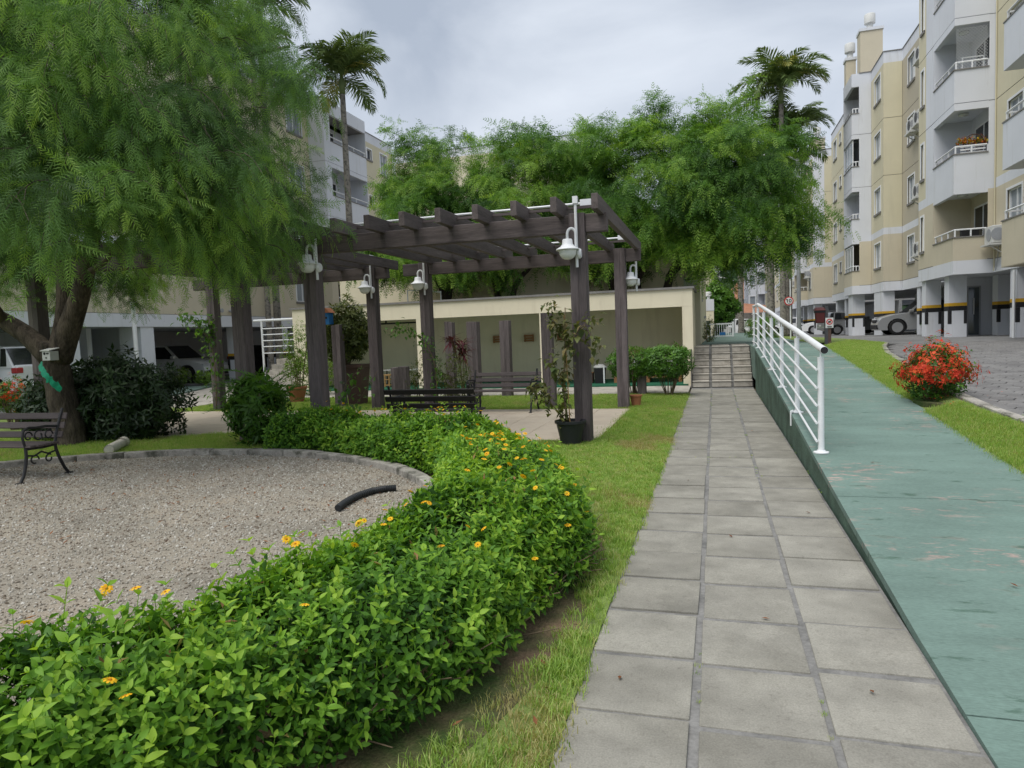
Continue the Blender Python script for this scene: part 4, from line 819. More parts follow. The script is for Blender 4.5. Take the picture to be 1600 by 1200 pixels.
# ------------------------------------------------------------------ street furniture
t = thing('litter_bin', 'maroon litter bin on a dark post at the top of the ramp', 'bin', (3.0, 22, .9)); b = MB(); b.bar((3.12, 22, .8), (3.12, 22, 2.08), .09, .09, (0, 1, 0)); b.build('post', M['darkmetal'], t)
b = MB(); b.add([(2.835,21.892,1.598),(3.058,21.892,1.598),(3.058,22.108,1.598),(2.835,22.108,1.598),(2.806,21.870,1.958),(3.073,21.870,1.958),(3.073,22.130,1.958),(2.806,22.130,1.958)], [(0,3,2,1),(4,5,6,7),(0,1,5,4),(1,2,6,5),(2,3,7,6),(3,0,4,7)]); b.build('body', M['maroon'], t, bevel=.015); b = MB(); b.add([(2.785,21.849,1.958),(3.094,21.849,1.958),(3.094,22.151,1.958),(2.785,22.151,1.958),(2.821,21.885,2.023),(3.058,21.885,2.023),(3.058,22.115,2.066),(2.821,22.115,2.066)], [(0,3,2,1),(4,5,6,7),(0,1,5,4),(1,2,6,5),(2,3,7,6),(3,0,4,7)]); b.build('lid', M['maroon'], t, bevel=.01); b = MB(); b.box(2.80, 3.08, 21.865, 22.135, 1.90, 1.953); b.build('liner', M['black'], t)
def disc(b, c, r, y, n=28, th=.012): b.lathe([(0, -th), (r, -th), (r, 0), (0, 0)], (c[0], y, c[1]), n, axis='y')
def sevenseg(mb, ch, x, z, w, h, y, t_=.2, th=.006):
    t1 = w*t_*1.3
    S = {'1': [(.45, .7, 0, 1)], '0': None}[ch]
    if ch == '1':
        mb.box(x+w*.42, x+w*.42+t1*1.2, y-th, y, z, z+h); mb.bar((x+w*.46, y-th/2, z+h*.93), (x+w*.16, y-th/2, z+h*.72), th, t1*.9, (0, 0, 1))
    else:
        n = 20; vs = []
        for i in range(n):
            a = 2*math.pi*i/n
            for k_ in (1, .52): vs += [(x+w/2+math.cos(a)*w/2*(k_ if k_ == 1 else .45), y-th, z+h/2+math.sin(a)*h/2*(k_ if k_ == 1 else .66))]
        mb.add(vs, [(i*2, ((i+1) % n)*2, ((i+1) % n)*2+1, i*2+1) for i in range(n)])
t = thing('speed_sign', 'round speed limit sign reading 10 on a thin white pole', 'sign', (2.84, 30, .9)); b = MB(); b.tube([(2.93, 30, .8), (2.93, 30, 3.4)], .025, 8); b.build('pole', M['wpaint'], t); cx, cz = 2.87, 2.53
b = MB(); disc(b, (cx, cz), .175, 29.96); b.build('red_ring', M['red'], t); b = MB(); disc(b, (cx, cz), .135, 29.946, th=.004); b.build('face', M['wpaint'], t)
b = MB(); sevenseg(b, '1', cx-.12, cz-.055, .10, .14, 29.938); sevenseg(b, '0', cx-.01, cz-.055, .11, .14, 29.938); b.box(cx-.04, cx+.05, 29.934, 29.938, cz-.095, cz-.08); b.build('digits', M['black'], t)
t = thing('warning_sign', 'small prohibition sign on a short brown stake in the verge', 'sign', (2.93, 20, 1)); b = MB(); b.box(2.88, 2.95, 19.97, 20.04, .9, 1.5); b.build('stake', M['terra'] if False else M['brown'], t); b = MB(); b.box(2.81, 3.0, 19.95, 19.968, 1.46, 1.73); b.build('board', M['acw'], t)
b = MB(); n = 24; vs = []
for i in range(n):
    a = 2*math.pi*i/n
    for r in (.078, .056): vs.append((2.905+r*math.cos(a), 19.944, 1.625+r*math.sin(a)))
b.add(vs, [(i*2, ((i+1) % n)*2, ((i+1) % n)*2+1, i*2+1) for i in range(n)]); b.bar((2.855, 19.944, 1.575), (2.955, 19.944, 1.675), .003, .018, (0, 0, 1)); b.build('ring', M['red'], t); b = MB(); b.box(2.875, 2.935, 19.94, 19.946, 1.605, 1.64); b.box(2.85, 2.96, 19.94, 19.946, 1.485, 1.505); b.build('symbol', M['black'], t)
def street_lamp(x, y, z0, h, label, sd=-1, r=.06):
    t = thing('street_lamp', label, 'street lamp', (x, y, z0), 'grey street lamps'); b = MB(); b.tube([(x, y, z0), (x, y, z0+h*.5), (x, y, z0+h)], [r, r*.9, r*.7], 10); b.lathe([(r*1.4, z0), (r*1.4, z0+.25), (r, z0+.3)], (x, y, 0), 10); b.build('pole', M['grey'], t, smooth='auto')
    b = MB(); b.tube([(x, y, z0+h-.1), (x+sd*.3, y, z0+h+.12), (x+sd*.75, y, z0+h+.2)], .03, 6); b.build('arm', M['grey'], t)
    b = MB(); b.add([(x+sd*.7, y-.09, z0+h+.17), (x+sd*1.3, y-.11, z0+h+.24), (x+sd*1.3, y+.11, z0+h+.24), (x+sd*.7, y+.09, z0+h+.17), (x+sd*.7, y-.06, z0+h+.25), (x+sd*1.25, y-.07, z0+h+.33), (x+sd*1.25, y+.07, z0+h+.33), (x+sd*.7, y+.06, z0+h+.25)], [(0,1,2,3), (4,5,6,7), (0,1,5,4), (1,2,6,5), (2,3,7,6), (3,0,4,7)]); b.build('head', M['acw'], t, bevel=.01)
street_lamp(2.92, 27, .85, 6.6, 'tall grey street lamp pole standing before the farther cream block', -1, .075)
street_lamp(1.55, 60, .8, 4.6, 'distant street lamp with a bright head against the hill', -1)
street_lamp(1.2, 66, .8, 3.9, 'lower distant street lamp head beside the round tree', -1)
street_lamp(4.0, 72, .8, 8.2, 'thin far street lamp pole crossing the white block', -1)
t = thing('camera_pole', 'white pole with a security camera on top in the left court', 'pole', (-18.7, 18.8, 0)); b = MB(); b.tube([(-18.7, 18.8, 0), (-18.7, 18.8, 3.1)], .07, 10); b.build('pole', M['wpaint'], t, smooth='auto'); b = MB(); b.tube([(-18.7, 18.75, 3.12), (-18.25, 18.5, 3.08)], .055, 10); b.build('camera', M['wpaint'], t); b = MB(); b.tube([(-18.25, 18.5, 3.08), (-18.22, 18.48, 3.08)], .05, 10); b.build('lens', M['black'], t)
t = thing('flood_light', 'pair of small flood lights on the beige wall above the left columns', 'lamp', (-19.45, 24.2, 3.0)); b = MB()
for y in (24.0, 24.6): b.lathe([(0, 0), (.05, .02), (.09, .16), (0, .16)], (-19.5, y, 3.05), 10, axis='x')
b.build('heads', M['grey'], t)
t = thing('gate', 'white barred gate closing the upper walkway', 'gate', (.2, 40, 1)); b = MB(); b.box(-.65, .95, 39.97, 40.03, 1.72, 1.80); b.box(-.65, .95, 39.97, 40.03, 1.06, 1.12); b.build('frame', M['wpaint'], t)
for i in range(13): b = MB(); b.box(-.6+.118*i, -.57+.118*i, 39.985, 40.015, 1.12, 1.72); b.build('bar', M['wpaint'], t)
for x in (.9, -.65): b = MB(); b.box(x, x+.1, 39.94, 40.06, .9, 1.86); b.build('post', M['wpaint'], t)
b = MB(); b.box(.25, .55, 39.95, 39.968, 1.14, 1.3); b.build('plaque', M['blue'], t)
def far_sign(x, y, z, label): t = thing('road_sign', label, 'sign', (x, y, .8)); b = MB(); b.tube([(x, y, .75), (x, y, z)], .03, 6); b.build('pole', M['grey'], t); b = MB(); disc(b, (x, z), .28, y-.04, 18); b.build('face', M['acw'], t); return t
far_sign(2.35, 62, 1.75, 'tiny round white sign left of the far palm trunk'); far_sign(1.05, 63, 1.3, 'tiny round sign above the white far car')
# ------------------------------------------------------------------ air conditioners and balcony clutter
def ac(x, y, z, label, face=(-1, 0), shelf=True):
    t = thing('air_conditioner', label, 'air conditioner', (x, y, z), 'air conditioners on the facades'); s_ = -1
    b = MB(); b.box(x-.34, x-.03, y-.4, y+.4, z, z+.55); b.build('casing', M['acw'], t, bevel=.02)
    b = MB(); b.lathe([(0, 0), (.21, 0), (.21, .012), (0, .012)], (x-.352, y-.08, z+.28), 20, axis='x'); b.build('fan_grille', M['darkmetal'], t)
    b = MB(); b.lathe([(0, 0), (.19, 0), (.19, .012), (0, .012)], (x-.19, y-.412, z+.28), 20, axis='y'); b.build('side_vent', M['grey'], t)
    if shelf: b = MB(); b.box(x-.4, x, y-.45, y+.45, z-.07, z-.012); b.bar((x-.36, y-.3, z-.07), (x, y-.3, z-.32), .04, .04); b.bar((x-.36, y+.3, z-.07), (x, y+.3, z-.32), .04, .04); b.build('bracket', M['acw'], t)
for y, z, lb in ((34.4, 10.0, 'grey air conditioner in the upper pair on the recessed wall, outer one'), (35.5, 9.95, 'grey air conditioner in the upper pair on the recessed wall, inner one'), (34.5, 6.9, 'air conditioner on a slanted bracket above a second floor window of the recessed wall'), (34.4, 4.4, 'dark fronted air conditioner beside the lowest window of the recessed wall'), (34.2, 12.6, 'small air conditioner under the roof edge of the recessed wall')): ac(8.8, y, z, lb)
t = thing('air_conditioner', 'white air conditioner hanging at the right end of the beige lowest balcony', 'air conditioner', (9.05, 26.3, 3.9), 'air conditioners on the facades'); b = MB(); b.box(8.55, 8.875, 25.78, 26.5, 3.95, 4.5); b.build('casing', M['acw'], t, bevel=.02); b = MB(); b.lathe([(0, 0), (.2, 0), (.2, .012), (0, .012)], (8.7, 25.768, 4.22), 18, axis='y'); b.lathe([(0, 0), (.2, 0), (.2, .012), (0, .012)], (8.538, 26.1, 4.22), 18, axis='x'); b.build('fan_grille', M['grey'], t); b = MB(); b.box(8.45, 8.9, 25.72, 26.55, 3.88, 3.93); b.bar((8.5, 25.9, 3.88), (8.9, 25.9, 3.6), .03, .03); b.build('bracket', M['acw'], t); b = MB(); b.tube([(8.86, 26.2, 3.9), (8.87, 26.3, 3.5), (8.86, 26.45, 3.1)], .012, 5); b.build('hose', M['grey'], t)
for y, z in ((59, 5.2), (59.4, 8.0), (68, 5.0)): ac(7.2, y, z, {5.2: 'air conditioner low on the farther cream block', 8.0: 'air conditioner halfway up the farther cream block', 5.0: 'air conditioner far back on the farther cream block'}[z])
t = thing('flower_stand', 'white wheel-shaped stand of orange and yellow flowers on the third balcony', 'planter', (8.4, 26.95, 6.98)); zz = 6.99
b = MB(); b.tube([(8.35+.3*math.cos(a), 26.9, zz+.36+.3*math.sin(a)) for a in np.linspace(0, 6.283, 20)], .018, 6)
for a in range(6): b.tube([(8.35, 26.9, zz+.36), (8.35+.3*math.cos(a*1.047), 26.9, zz+.36+.3*math.sin(a*1.047))], .012, 5)
b.build('wheel', M['brown'], t); b = MB()
for i in range(3): b.box(7.95, 8.68, 26.85, 26.87, zz+.05+.1*i, zz+.1+.1*i)
b.build('rack', M['wpaint'], t)
lt = leaf_t(.09, .6, .2, .1); n = 260; P = np.stack([nr.uniform(7.85, 8.75, n), nr.uniform(26.82, 27.0, n), zz+.38+.22*np.sin(nr.uniform(0, 3.1, n))*nr.random(n)], 1); batch('blossoms', [lt], P, frames(nr.normal(0, 1, (n, 3)))*1.0, nr.random(n), leafmat('mixed blossom', [(.5, .04, .01), (.7, .25, .01), (.1, .2, .03), (.75, .5, .02)], .6, .2), t)
t = thing('balcony_planter', 'dark planter on the lowest beige balcony behind its rail', 'planter', (8.3, 26.9, 4.3)); b = MB(); b.box(8.0, 8.5, 26.82, 27.02, 4.3, 4.52); b.build('box', M['black'], t); b = MB(); b.box(7.98, 8.52, 26.8, 27.04, 4.52, 4.55); b.build('rim', M['darkmetal'], t)
NB = thing('safety_net', 'diagonal white safety net across the second highest balcony', 'net', (7.72, 26.7, 9.7)); b = MB(); z0, z1 = 9.74, 11.05
for i in range(-14, 22):
    for s_ in (1, -1):
        xa = 7.75+.1*i if s_ > 0 else 7.75+.1*i+1.31; p, q = (xa, z0), (xa+s_*1.31, z1); 
        t0 = max(0, min(1, ((7.76 if s_ > 0 else 8.66)-p[0])/(q[0]-p[0]))); t1 = max(0, min(1, ((8.66 if s_ > 0 else 7.76)-p[0])/(q[0]-p[0])))
        if t1-t0 > .03: b.bar((p[0]+(q[0]-p[0])*t0, 26.7, p[1]+(q[1]-p[1])*t0), (p[0]+(q[0]-p[0])*t1, 26.7, p[1]+(q[1]-p[1])*t1), .006, .006)
b.build('cords', M['wpaint'], NB, kind='stuff')
b = MB(); b.tube([(7.95, 26.74, 9.73), (7.95, 26.74, 10.1), (8.55, 26.74, 10.1), (8.55, 26.74, 9.73)], .02, 6); b.build('frame', M['wpaint'], NB)
# ------------------------------------------------------------------ cars
def car(label, paint_, loc, rz, suv=False, L=4.3, Wd=1.76):
    t = thing('parked_car', label, 'car', (0, 0, 0), 'parked cars'); H = 1.66 if suv else 1.5; h0 = .24; w = Wd/2; hood = .98 if suv else .9; f, r = L/2, -L/2
    R_ = .36 if suv else .32; ax = (L*.5-.82, -L*.5+.78)
    side = [(r+.04, h0+.12), (r, .55), (r+.03, hood+.05), (r+.12, hood+.1)]
    top = [(f-1.35, hood+.06), (f-.7, hood), (f-.18, hood-.14), (f-.02, .62), (f, .42), (f-.06, h0)]
    arch = lambda cx: [(cx+(R_+.06)*math.cos(a), max(h0, R_+(R_+.06)*math.sin(a))) for a in np.linspace(-.35, math.pi+.35, 11)]
    prof = side+top+arch(ax[0])+arch(ax[1])
    b = MB(); n = len(prof); vs = []
    for sy, k_ in ((-1, 1), (-.86, 0), (.86, 0), (1, 1)):
        for x, z in prof:
            e_ = (.0 if k_ else 0); y = sy*w*(1-.05*max(0, (z-.5))/.5 if k_ else 1)
            yy = y*(1-.10*max(0, (abs(x)-L*.36)/(L*.14))); vs.append((x, yy, z if k_ == 0 else z-.03*(z > hood-.2)))
    fs = [tuple(range(n))[::-1], tuple(range(3*n, 4*n))] + [(k_*n+i, k_*n+(i+1) % n, (k_+1)*n+(i+1) % n, (k_+1)*n+i) for k_ in range(3) for i in range(n)]
    b.add(vs, fs); body = b.build('body', M[paint_], t, smooth='auto', local=True)
    # cabin: pillars and roof in paint, glass between
    zb, xs = hood+.02, (f-1.22, f-1.95, r+.55, r+.12); wb, wt = w*.93, w*.76
    P = lambda x, z, s_: (x, s_*(wb+(wt-wb)*(z-zb)/(H-zb)), z)
    b = MB(); cab = [(xs[0], zb), (xs[1], H-.03), ((xs[1]+xs[2])/2, H), (xs[2], H-.05), (xs[3], zb)]; m_ = len(cab)
    b.add([P(x, z, -1) for x, z in cab]+[P(x, z, 1) for x, z in cab], [tuple(range(m_))[::-1], tuple(range(m_, 2*m_))]+[(i, (i+1) % m_, m_+(i+1) % m_, m_+i) for i in range(m_)])
    cb = b.build('cabin', M[paint_], t, local=True, smooth='auto')
    o_ = lambda p, s_: (p[0], p[1]+s_*.006, p[2])
    za, zc = zb+.05, H-.1
    for s_ in (-1, 1):
        b = MB(); g = lambda x0, x1, x2, x3: b.quad(*[o_(P(*q, s_), s_) for q in ((x0, za), (x1, za), (x2, zc), (x3, zc))])
        xm = (xs[1]+xs[2])/2+.05; g(xm+.04, xs[0]-.18, xs[1]-.02, xm+.04); g(xs[2]+.1, xm-.04, xm-.04, xs[2]+.16); g(xs[3]+.22, xs[2]+.02, xs[2]+.08, xs[2]-.1)
        b.build('side_window', M['glassd'], cb, local=True)
    b = MB(); q = lambda x, z, s_, d: (x+d, s_*(wb+(wt-wb)*(z-zb)/(H-zb))*.92, z+.006)
    fx = lambda z: xs[0]+(xs[1]-xs[0])*(z-zb)/(H-.03-zb); rx = lambda z: xs[3]+(xs[2]-xs[3])*(z-zb)/(H-.05-zb)
    b.quad(q(fx(zb+.04), zb+.04, -1, .006), q(fx(zb+.04), zb+.04, 1, .006), q(fx(zc+.03), zc+.03, 1, .006), q(fx(zc+.03), zc+.03, -1, .006)); b.build('windscreen', M['glassd'], cb, local=True)
    b = MB(); b.quad(q(rx(za), za, -1, -.008), q(rx(za), za, 1, -.008), q(rx(zc), zc, 1, -.008), q(rx(zc), zc, -1, -.008)); b.build('rear_window', M['glassd'], cb, local=True)
    for x in ax:
        for s_ in (-1, 1):
            b = MB(); y = s_*(w-.10); b.lathe([(R_*.6, -.1), (R_*.93, -.1), (R_, -.07), (R_, .07), (R_*.93, .1), (R_*.6, .1)], (x, y, R_), 22, axis='y'); wh = b.build('wheel', M['tyre'], t, local=True, smooth='auto')
            b = MB(); b.lathe([(0, -.085), (R_*.62, -.085), (R_*.62, .085), (0, .085)], (x, y, R_), 18, axis='y'); b.build('hub', M['black'], wh, local=True)
            b = MB(); yo = y+s_*.095
            for a in range(6): c_, sn = math.cos(a*1.0472), math.sin(a*1.0472); b.bar((x+.03*c_, yo, R_+.03*sn), (x+R_*.62*c_, yo, R_+R_*.62*sn), .05, .03, (0, 1, 0))
            b.lathe([(R_*.56, -.02), (R_*.66, -.02), (R_*.66, .02), (R_*.56, .02)], (x, yo, R_), 22, axis='y'); b.build('rim', M['rim'], wh, local=True)
    for s_ in (-1, 1):
        b = MB(); b.box(f-.34, f-.055, min(s_*w*.5, s_*w*.88), max(s_*w*.5, s_*w*.88), .66, .80); b.build('headlight', M['headl'], t, local=True, bevel=.03, seg=2)
        b = MB(); b.box(r+.0, r+.2, min(s_*w*.66, s_*w*.93), max(s_*w*.66, s_*w*.93), .84, 1.0); b.build('tail_light', M['tail'], t, local=True, bevel=.02)
        b = MB(); b.box(f-1.5, f-1.3, min(s_*w*.96, s_*w*1.13), max(s_*w*.96, s_*w*1.13), hood+.06, hood+.2); b.build('mirror', M[paint_], t, local=True, bevel=.03)
    b = MB(); b.box(f-.05, f+.035, -w*.78, w*.78, .30, .50); b.build('front_bumper', M['black'], t, local=True, bevel=.02); b = MB(); b.box(r-.03, r+.05, -w*.8, w*.8, .34, .5); b.build('rear_bumper', M[paint_], t, local=True, bevel=.02)
    b = MB(); b.box(f-.06, f+.012, -w*.42, w*.42, .6, .74); b.build('grille', M['black'], t, local=True)
    b = MB(); b.box(r-.035, r-.005, -.2, .2, .56, .68); b.build('number_plate', M['acw'], t, local=True)
    t.location = loc; t.rotation_euler = (0, 0, rz); return t
car('silver off-roader parked nose out behind a banded white column', 'car_silver', (9.6, 37.2, .9), rad(180), True, 4.4)
car('silver hatchback parked with its rear out, half behind a column', 'car_silver', (8.6, 49.5, .8), rad(8), False, 4.0)
car('white car far along the right-hand block, only its nose showing', 'car_white', (8.5, 58.6, .77), rad(180), False, 4.1)
car('white car deep under the right-hand block behind the palm trunks', 'car_white', (6.9, 70, .72), rad(160), False, 4.1)
car('white off-roader with black windows parked between the left-hand columns', 'car_white', (-23.2, 25.2, .08), rad(4), True, 4.6, 1.9)
car('white car with red tail lights at the left edge behind the bench', 'car_white', (-21.4, 15.6, .2), rad(184), True, 4.4)
car('dark car parked behind the white railing left of the clubhouse', 'car_dark', (-21.5, 30.2, .08), rad(0), False, 4.2)
car('white car parked beyond the white gate at the far end', 'car_white', (1.6, 66, .75), rad(150), False, 4.1)
car('dark car parked next to the white one behind the gate', 'car_dark', (-.6, 64, .75), rad(20), False, 4.0)
# ------------------------------------------------------------------ plants
def frond_t(L=.28, n=12, lw=.0065, ll=.05, bend=.35, seed=0):
    """pinnate leaf along +x, drooping, with pairs of narrow pointed leaflets"""
    r = np.random.default_rng(seed); V, F = [], []
    pos = lambda t: np.array([L*t*(1-.12*t), .03*L*math.sin(t*2.4+seed), -bend*L*t*t])
    for i in range(n):
        t = .1+.88*i/(n-1); p = pos(t); l_ = ll*(1-.55*abs(t-.4)/.6)*r.uniform(.85, 1.1)
        for s_ in (-1, 1):
            a = math.radians(60-26*t+r.uniform(-7, 7)); d = np.array([math.cos(a), s_*math.sin(a), -.22-.3*r.random()]); d /= np.linalg.norm(d)
            w = np.array([0, 0, 1.]) - d*d[2]; side = np.cross(d, w/np.linalg.norm(w))*lw
            k = len(V); V += [p-side*.7, p+d*l_*.35+side, p+d*l_]; F.append((k, k+1, k+2))
    a, c = pos(0), pos(1); m_ = pos(.5); w = np.array([0, .0022, 0]); k = len(V); V += [a-w, a+w, m_-w, m_+w, c]; F += [(k, k+1, k+3), (k, k+3, k+2), (k+2, k+3, k+4)]
    return np.array(V), np.array(F)
def emit(r, c, u, out, base, dr, twigs, twl, TW, P, D, T, tw):
        for j in range(twigs):
            o = out+r.normal(0, .55, 3)*np.array([1, 1, .45]); o[2] += .15; o /= np.linalg.norm(o)
            ln = r.uniform(*twl); st = c+r.normal(0, .13, 3); pts = []
            for t in np.linspace(0, 1, TW+1):
                pts.append(st+ln*(o*t*.8+np.array([0, 0, -1])*t*t*.62*dr))
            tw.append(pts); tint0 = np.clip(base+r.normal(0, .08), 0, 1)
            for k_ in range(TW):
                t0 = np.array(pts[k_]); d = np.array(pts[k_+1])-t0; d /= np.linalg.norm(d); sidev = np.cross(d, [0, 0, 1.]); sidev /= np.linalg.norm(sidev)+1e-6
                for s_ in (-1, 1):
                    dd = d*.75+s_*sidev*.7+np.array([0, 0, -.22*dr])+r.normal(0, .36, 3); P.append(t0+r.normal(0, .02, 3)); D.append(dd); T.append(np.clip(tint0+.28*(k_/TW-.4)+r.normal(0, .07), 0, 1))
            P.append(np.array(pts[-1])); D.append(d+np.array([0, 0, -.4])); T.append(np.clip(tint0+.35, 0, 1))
        return P, D, T, tw
def plumes(C, Rv, nclump, twigs, flen, TW, dens_front=None, dz_lo=-.75, seed=3, shell=(.62, 1.0), twl=(.5, 1.0), lumps=None, keep=None, masses=7, spr=.34):
    """clumps of drooping twigs over an ellipsoid crown; returns frond positions, directions, tints, twig lines"""
    r = np.random.default_rng(seed); P, D, T, tw = [], [], [], []
    i = 0; sub = 0
    while i < nclump:
        if sub > 0:
            sub -= 1; c = c0+r.normal(0, spr, 3)*np.array([1, 1, .7]); base = np.clip(base0+r.normal(0, .06), 0, 1); i += 1
            P, D, T, tw = emit(r, c, u, out, base, dr, twigs, twl, TW, P, D, T, tw); continue
        u = r.normal(0, 1, 3); u /= np.linalg.norm(u)
        if u[2] < dz_lo: continue
        if dens_front is not None and r.random() > dens_front(u): continue
        lump = 1.0
        if lumps is not None: lump = lumps(u)
        rr = r.uniform(*shell)**.7 * lump; c = np.array(C)+u*np.array(Rv)*rr
        if keep is not None and not keep(c): i += 1; continue
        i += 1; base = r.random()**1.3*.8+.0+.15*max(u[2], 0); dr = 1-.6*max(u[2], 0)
        out = np.array([u[0], u[1], max(u[2], -.1)*.5]); out /= np.linalg.norm(out)
        c0, base0, sub = c, base, masses-1
        P, D, T, tw = emit(r, c, u, out, base, dr, twigs, twl, TW, P, D, T, tw)
    return np.array(P), np.array(D), np.array(T), tw
def limbs(mb, segs, n=9):
    for pts, rs in segs: mb.tube(pts, rs, n)
def curve3(pts, k=5):
    """Catmull-Rom through the points"""
    P_ = [Vector(p) for p in pts]; P_ = [P_[0]*2-P_[1]]+P_+[P_[-1]*2-P_[-2]]; out = []
    for i in range(1, len(P_)-2):
        for q in range(k):
            t = q/k; a, b_, c, d = P_[i-1:i+3]; out.append(.5*((2*b_)+(c-a)*t+(2*a-5*b_+4*c-d)*t*t+(3*b_-a-3*c+d)*t**3))
    out.append(P_[-2]); return out
def tapered(pts, r0, r1, k=5, wob=.0):
    c = curve3(pts, k); n = len(c); return c, [r0+(r1-r0)*(i/(n-1))**.8*1+wob*math.sin(i*1.7)*r0 for i in range(n)]
# --- the large pepper tree on the left
PT = thing('pepper_tree', 'large weeping pepper tree with feathery leaves behind the gravel bed on the left', 'tree', (-10.75, 9.2, 0))
b = MB()
tr = [tapered([(-10.7, 9.2, -.1), (-10.72, 9.2, .35), (-10.78, 9.15, 1.0), (-10.8, 9.1, 1.55), (-10.75, 9.1, 1.75)], .26, .2, 5, .04)]
tr += [tapered([(-10.85, 9.1, 1.5), (-11.3, 9.0, 1.95), (-12.1, 8.8, 2.5), (-13.0, 8.6, 3.3), (-13.8, 8.3, 4.6)], .20, .06), tapered([(-10.7, 9.1, 1.5), (-10.35, 9.1, 2.1), (-10.0, 9.1, 2.8), (-9.5, 9.0, 3.9), (-9.0, 8.9, 5.3), (-8.7, 8.8, 6.8)], .22, .05),
       tapered([(-10.75, 9.15, 1.6), (-10.7, 9.3, 2.4), (-10.8, 9.4, 3.6), (-10.6, 9.2, 5.5), (-10.4, 9.0, 7.6)], .17, .04), tapered([(-11.6, 8.9, 2.15), (-11.4, 8.4, 2.65), (-11.7, 7.8, 3.3), (-12, 7.2, 4.4)], .10, .03),
       tapered([(-9.9, 9.1, 3.0), (-9.0, 8.6, 3.7), (-7.9, 8.1, 4.3), (-6.6, 7.8, 4.7)], .10, .025), tapered([(-9.6, 9.0, 3.7), (-9.3, 8.0, 4.4), (-9.0, 6.9, 5.0), (-8.9, 5.9, 5.3)], .09, .025),
       tapered([(-9.2, 8.9, 4.8), (-8.2, 9.2, 5.6), (-7.0, 9.4, 6.0), (-6.0, 9.3, 6.0)], .07, .02), tapered([(-12.6, 8.7, 3.0), (-12.9, 9.6, 3.9), (-13.2, 10.4, 4.8)], .08, .02), tapered([(-10.7, 9.3, 4.4), (-10.2, 7.9, 5.5), (-10, 6.8, 6.4)], .08, .02), tapered([(-9.9, 9.1, 2.9), (-9.1, 8.7, 3.0), (-8.2, 8.2, 3.25), (-7.2, 8.2, 3.3)], .055, .018)]
limbs(b, tr, 10); b.build('trunk', M['bark'], PT, smooth=True)
FT = [frond_t(.32, 9, .0060, .092, .1+.1*i, i) for i in range(6)]
lum = lambda u: 1+.17*math.sin(u[0]*7+1)*math.cos(u[2]*6)+.1*math.sin(u[1]*8+u[2]*5)
def front(u): return .16+.84*(1/(1+math.exp((u[1]-.15)*6)))
def inview(c): return c[2] > 2.9+.08*math.sin(c[0]*3) and (c[0] > -1.24*c[1]-.6 or math.sin(c[0]*91+c[2]*57) > .5) and (c[2] < 7.6 or math.sin(c[0]*71+c[1]*37) > .2)
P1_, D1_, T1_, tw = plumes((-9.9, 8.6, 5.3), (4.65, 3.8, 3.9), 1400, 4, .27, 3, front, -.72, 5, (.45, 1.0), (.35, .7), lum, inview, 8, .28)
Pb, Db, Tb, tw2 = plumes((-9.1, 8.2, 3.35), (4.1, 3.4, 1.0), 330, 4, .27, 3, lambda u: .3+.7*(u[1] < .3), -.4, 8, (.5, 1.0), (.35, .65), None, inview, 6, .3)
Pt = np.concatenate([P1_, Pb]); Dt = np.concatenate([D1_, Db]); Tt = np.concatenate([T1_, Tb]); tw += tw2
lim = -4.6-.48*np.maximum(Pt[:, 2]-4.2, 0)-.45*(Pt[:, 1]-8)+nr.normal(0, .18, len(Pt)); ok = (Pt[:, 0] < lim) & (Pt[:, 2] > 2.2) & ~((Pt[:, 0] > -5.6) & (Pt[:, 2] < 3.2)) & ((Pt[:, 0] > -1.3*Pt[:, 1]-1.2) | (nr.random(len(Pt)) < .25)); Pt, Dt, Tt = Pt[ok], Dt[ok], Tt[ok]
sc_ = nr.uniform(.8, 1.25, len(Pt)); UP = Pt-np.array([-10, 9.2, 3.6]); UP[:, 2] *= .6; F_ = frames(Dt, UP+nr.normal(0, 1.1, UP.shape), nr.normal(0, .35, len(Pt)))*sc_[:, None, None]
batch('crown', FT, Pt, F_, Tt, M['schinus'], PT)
b = MB()
for pts in [q for q in tw if q[3][0] < -5.05-.48*max(q[3][2]-4.2, 0)-.45*(q[3][1]-8)][::2]: b.tube(pts[:4], [.008, .006, .004, .003], 3, cap=False)
b.build('twigs', M['bark'], PT, kind='stuff')
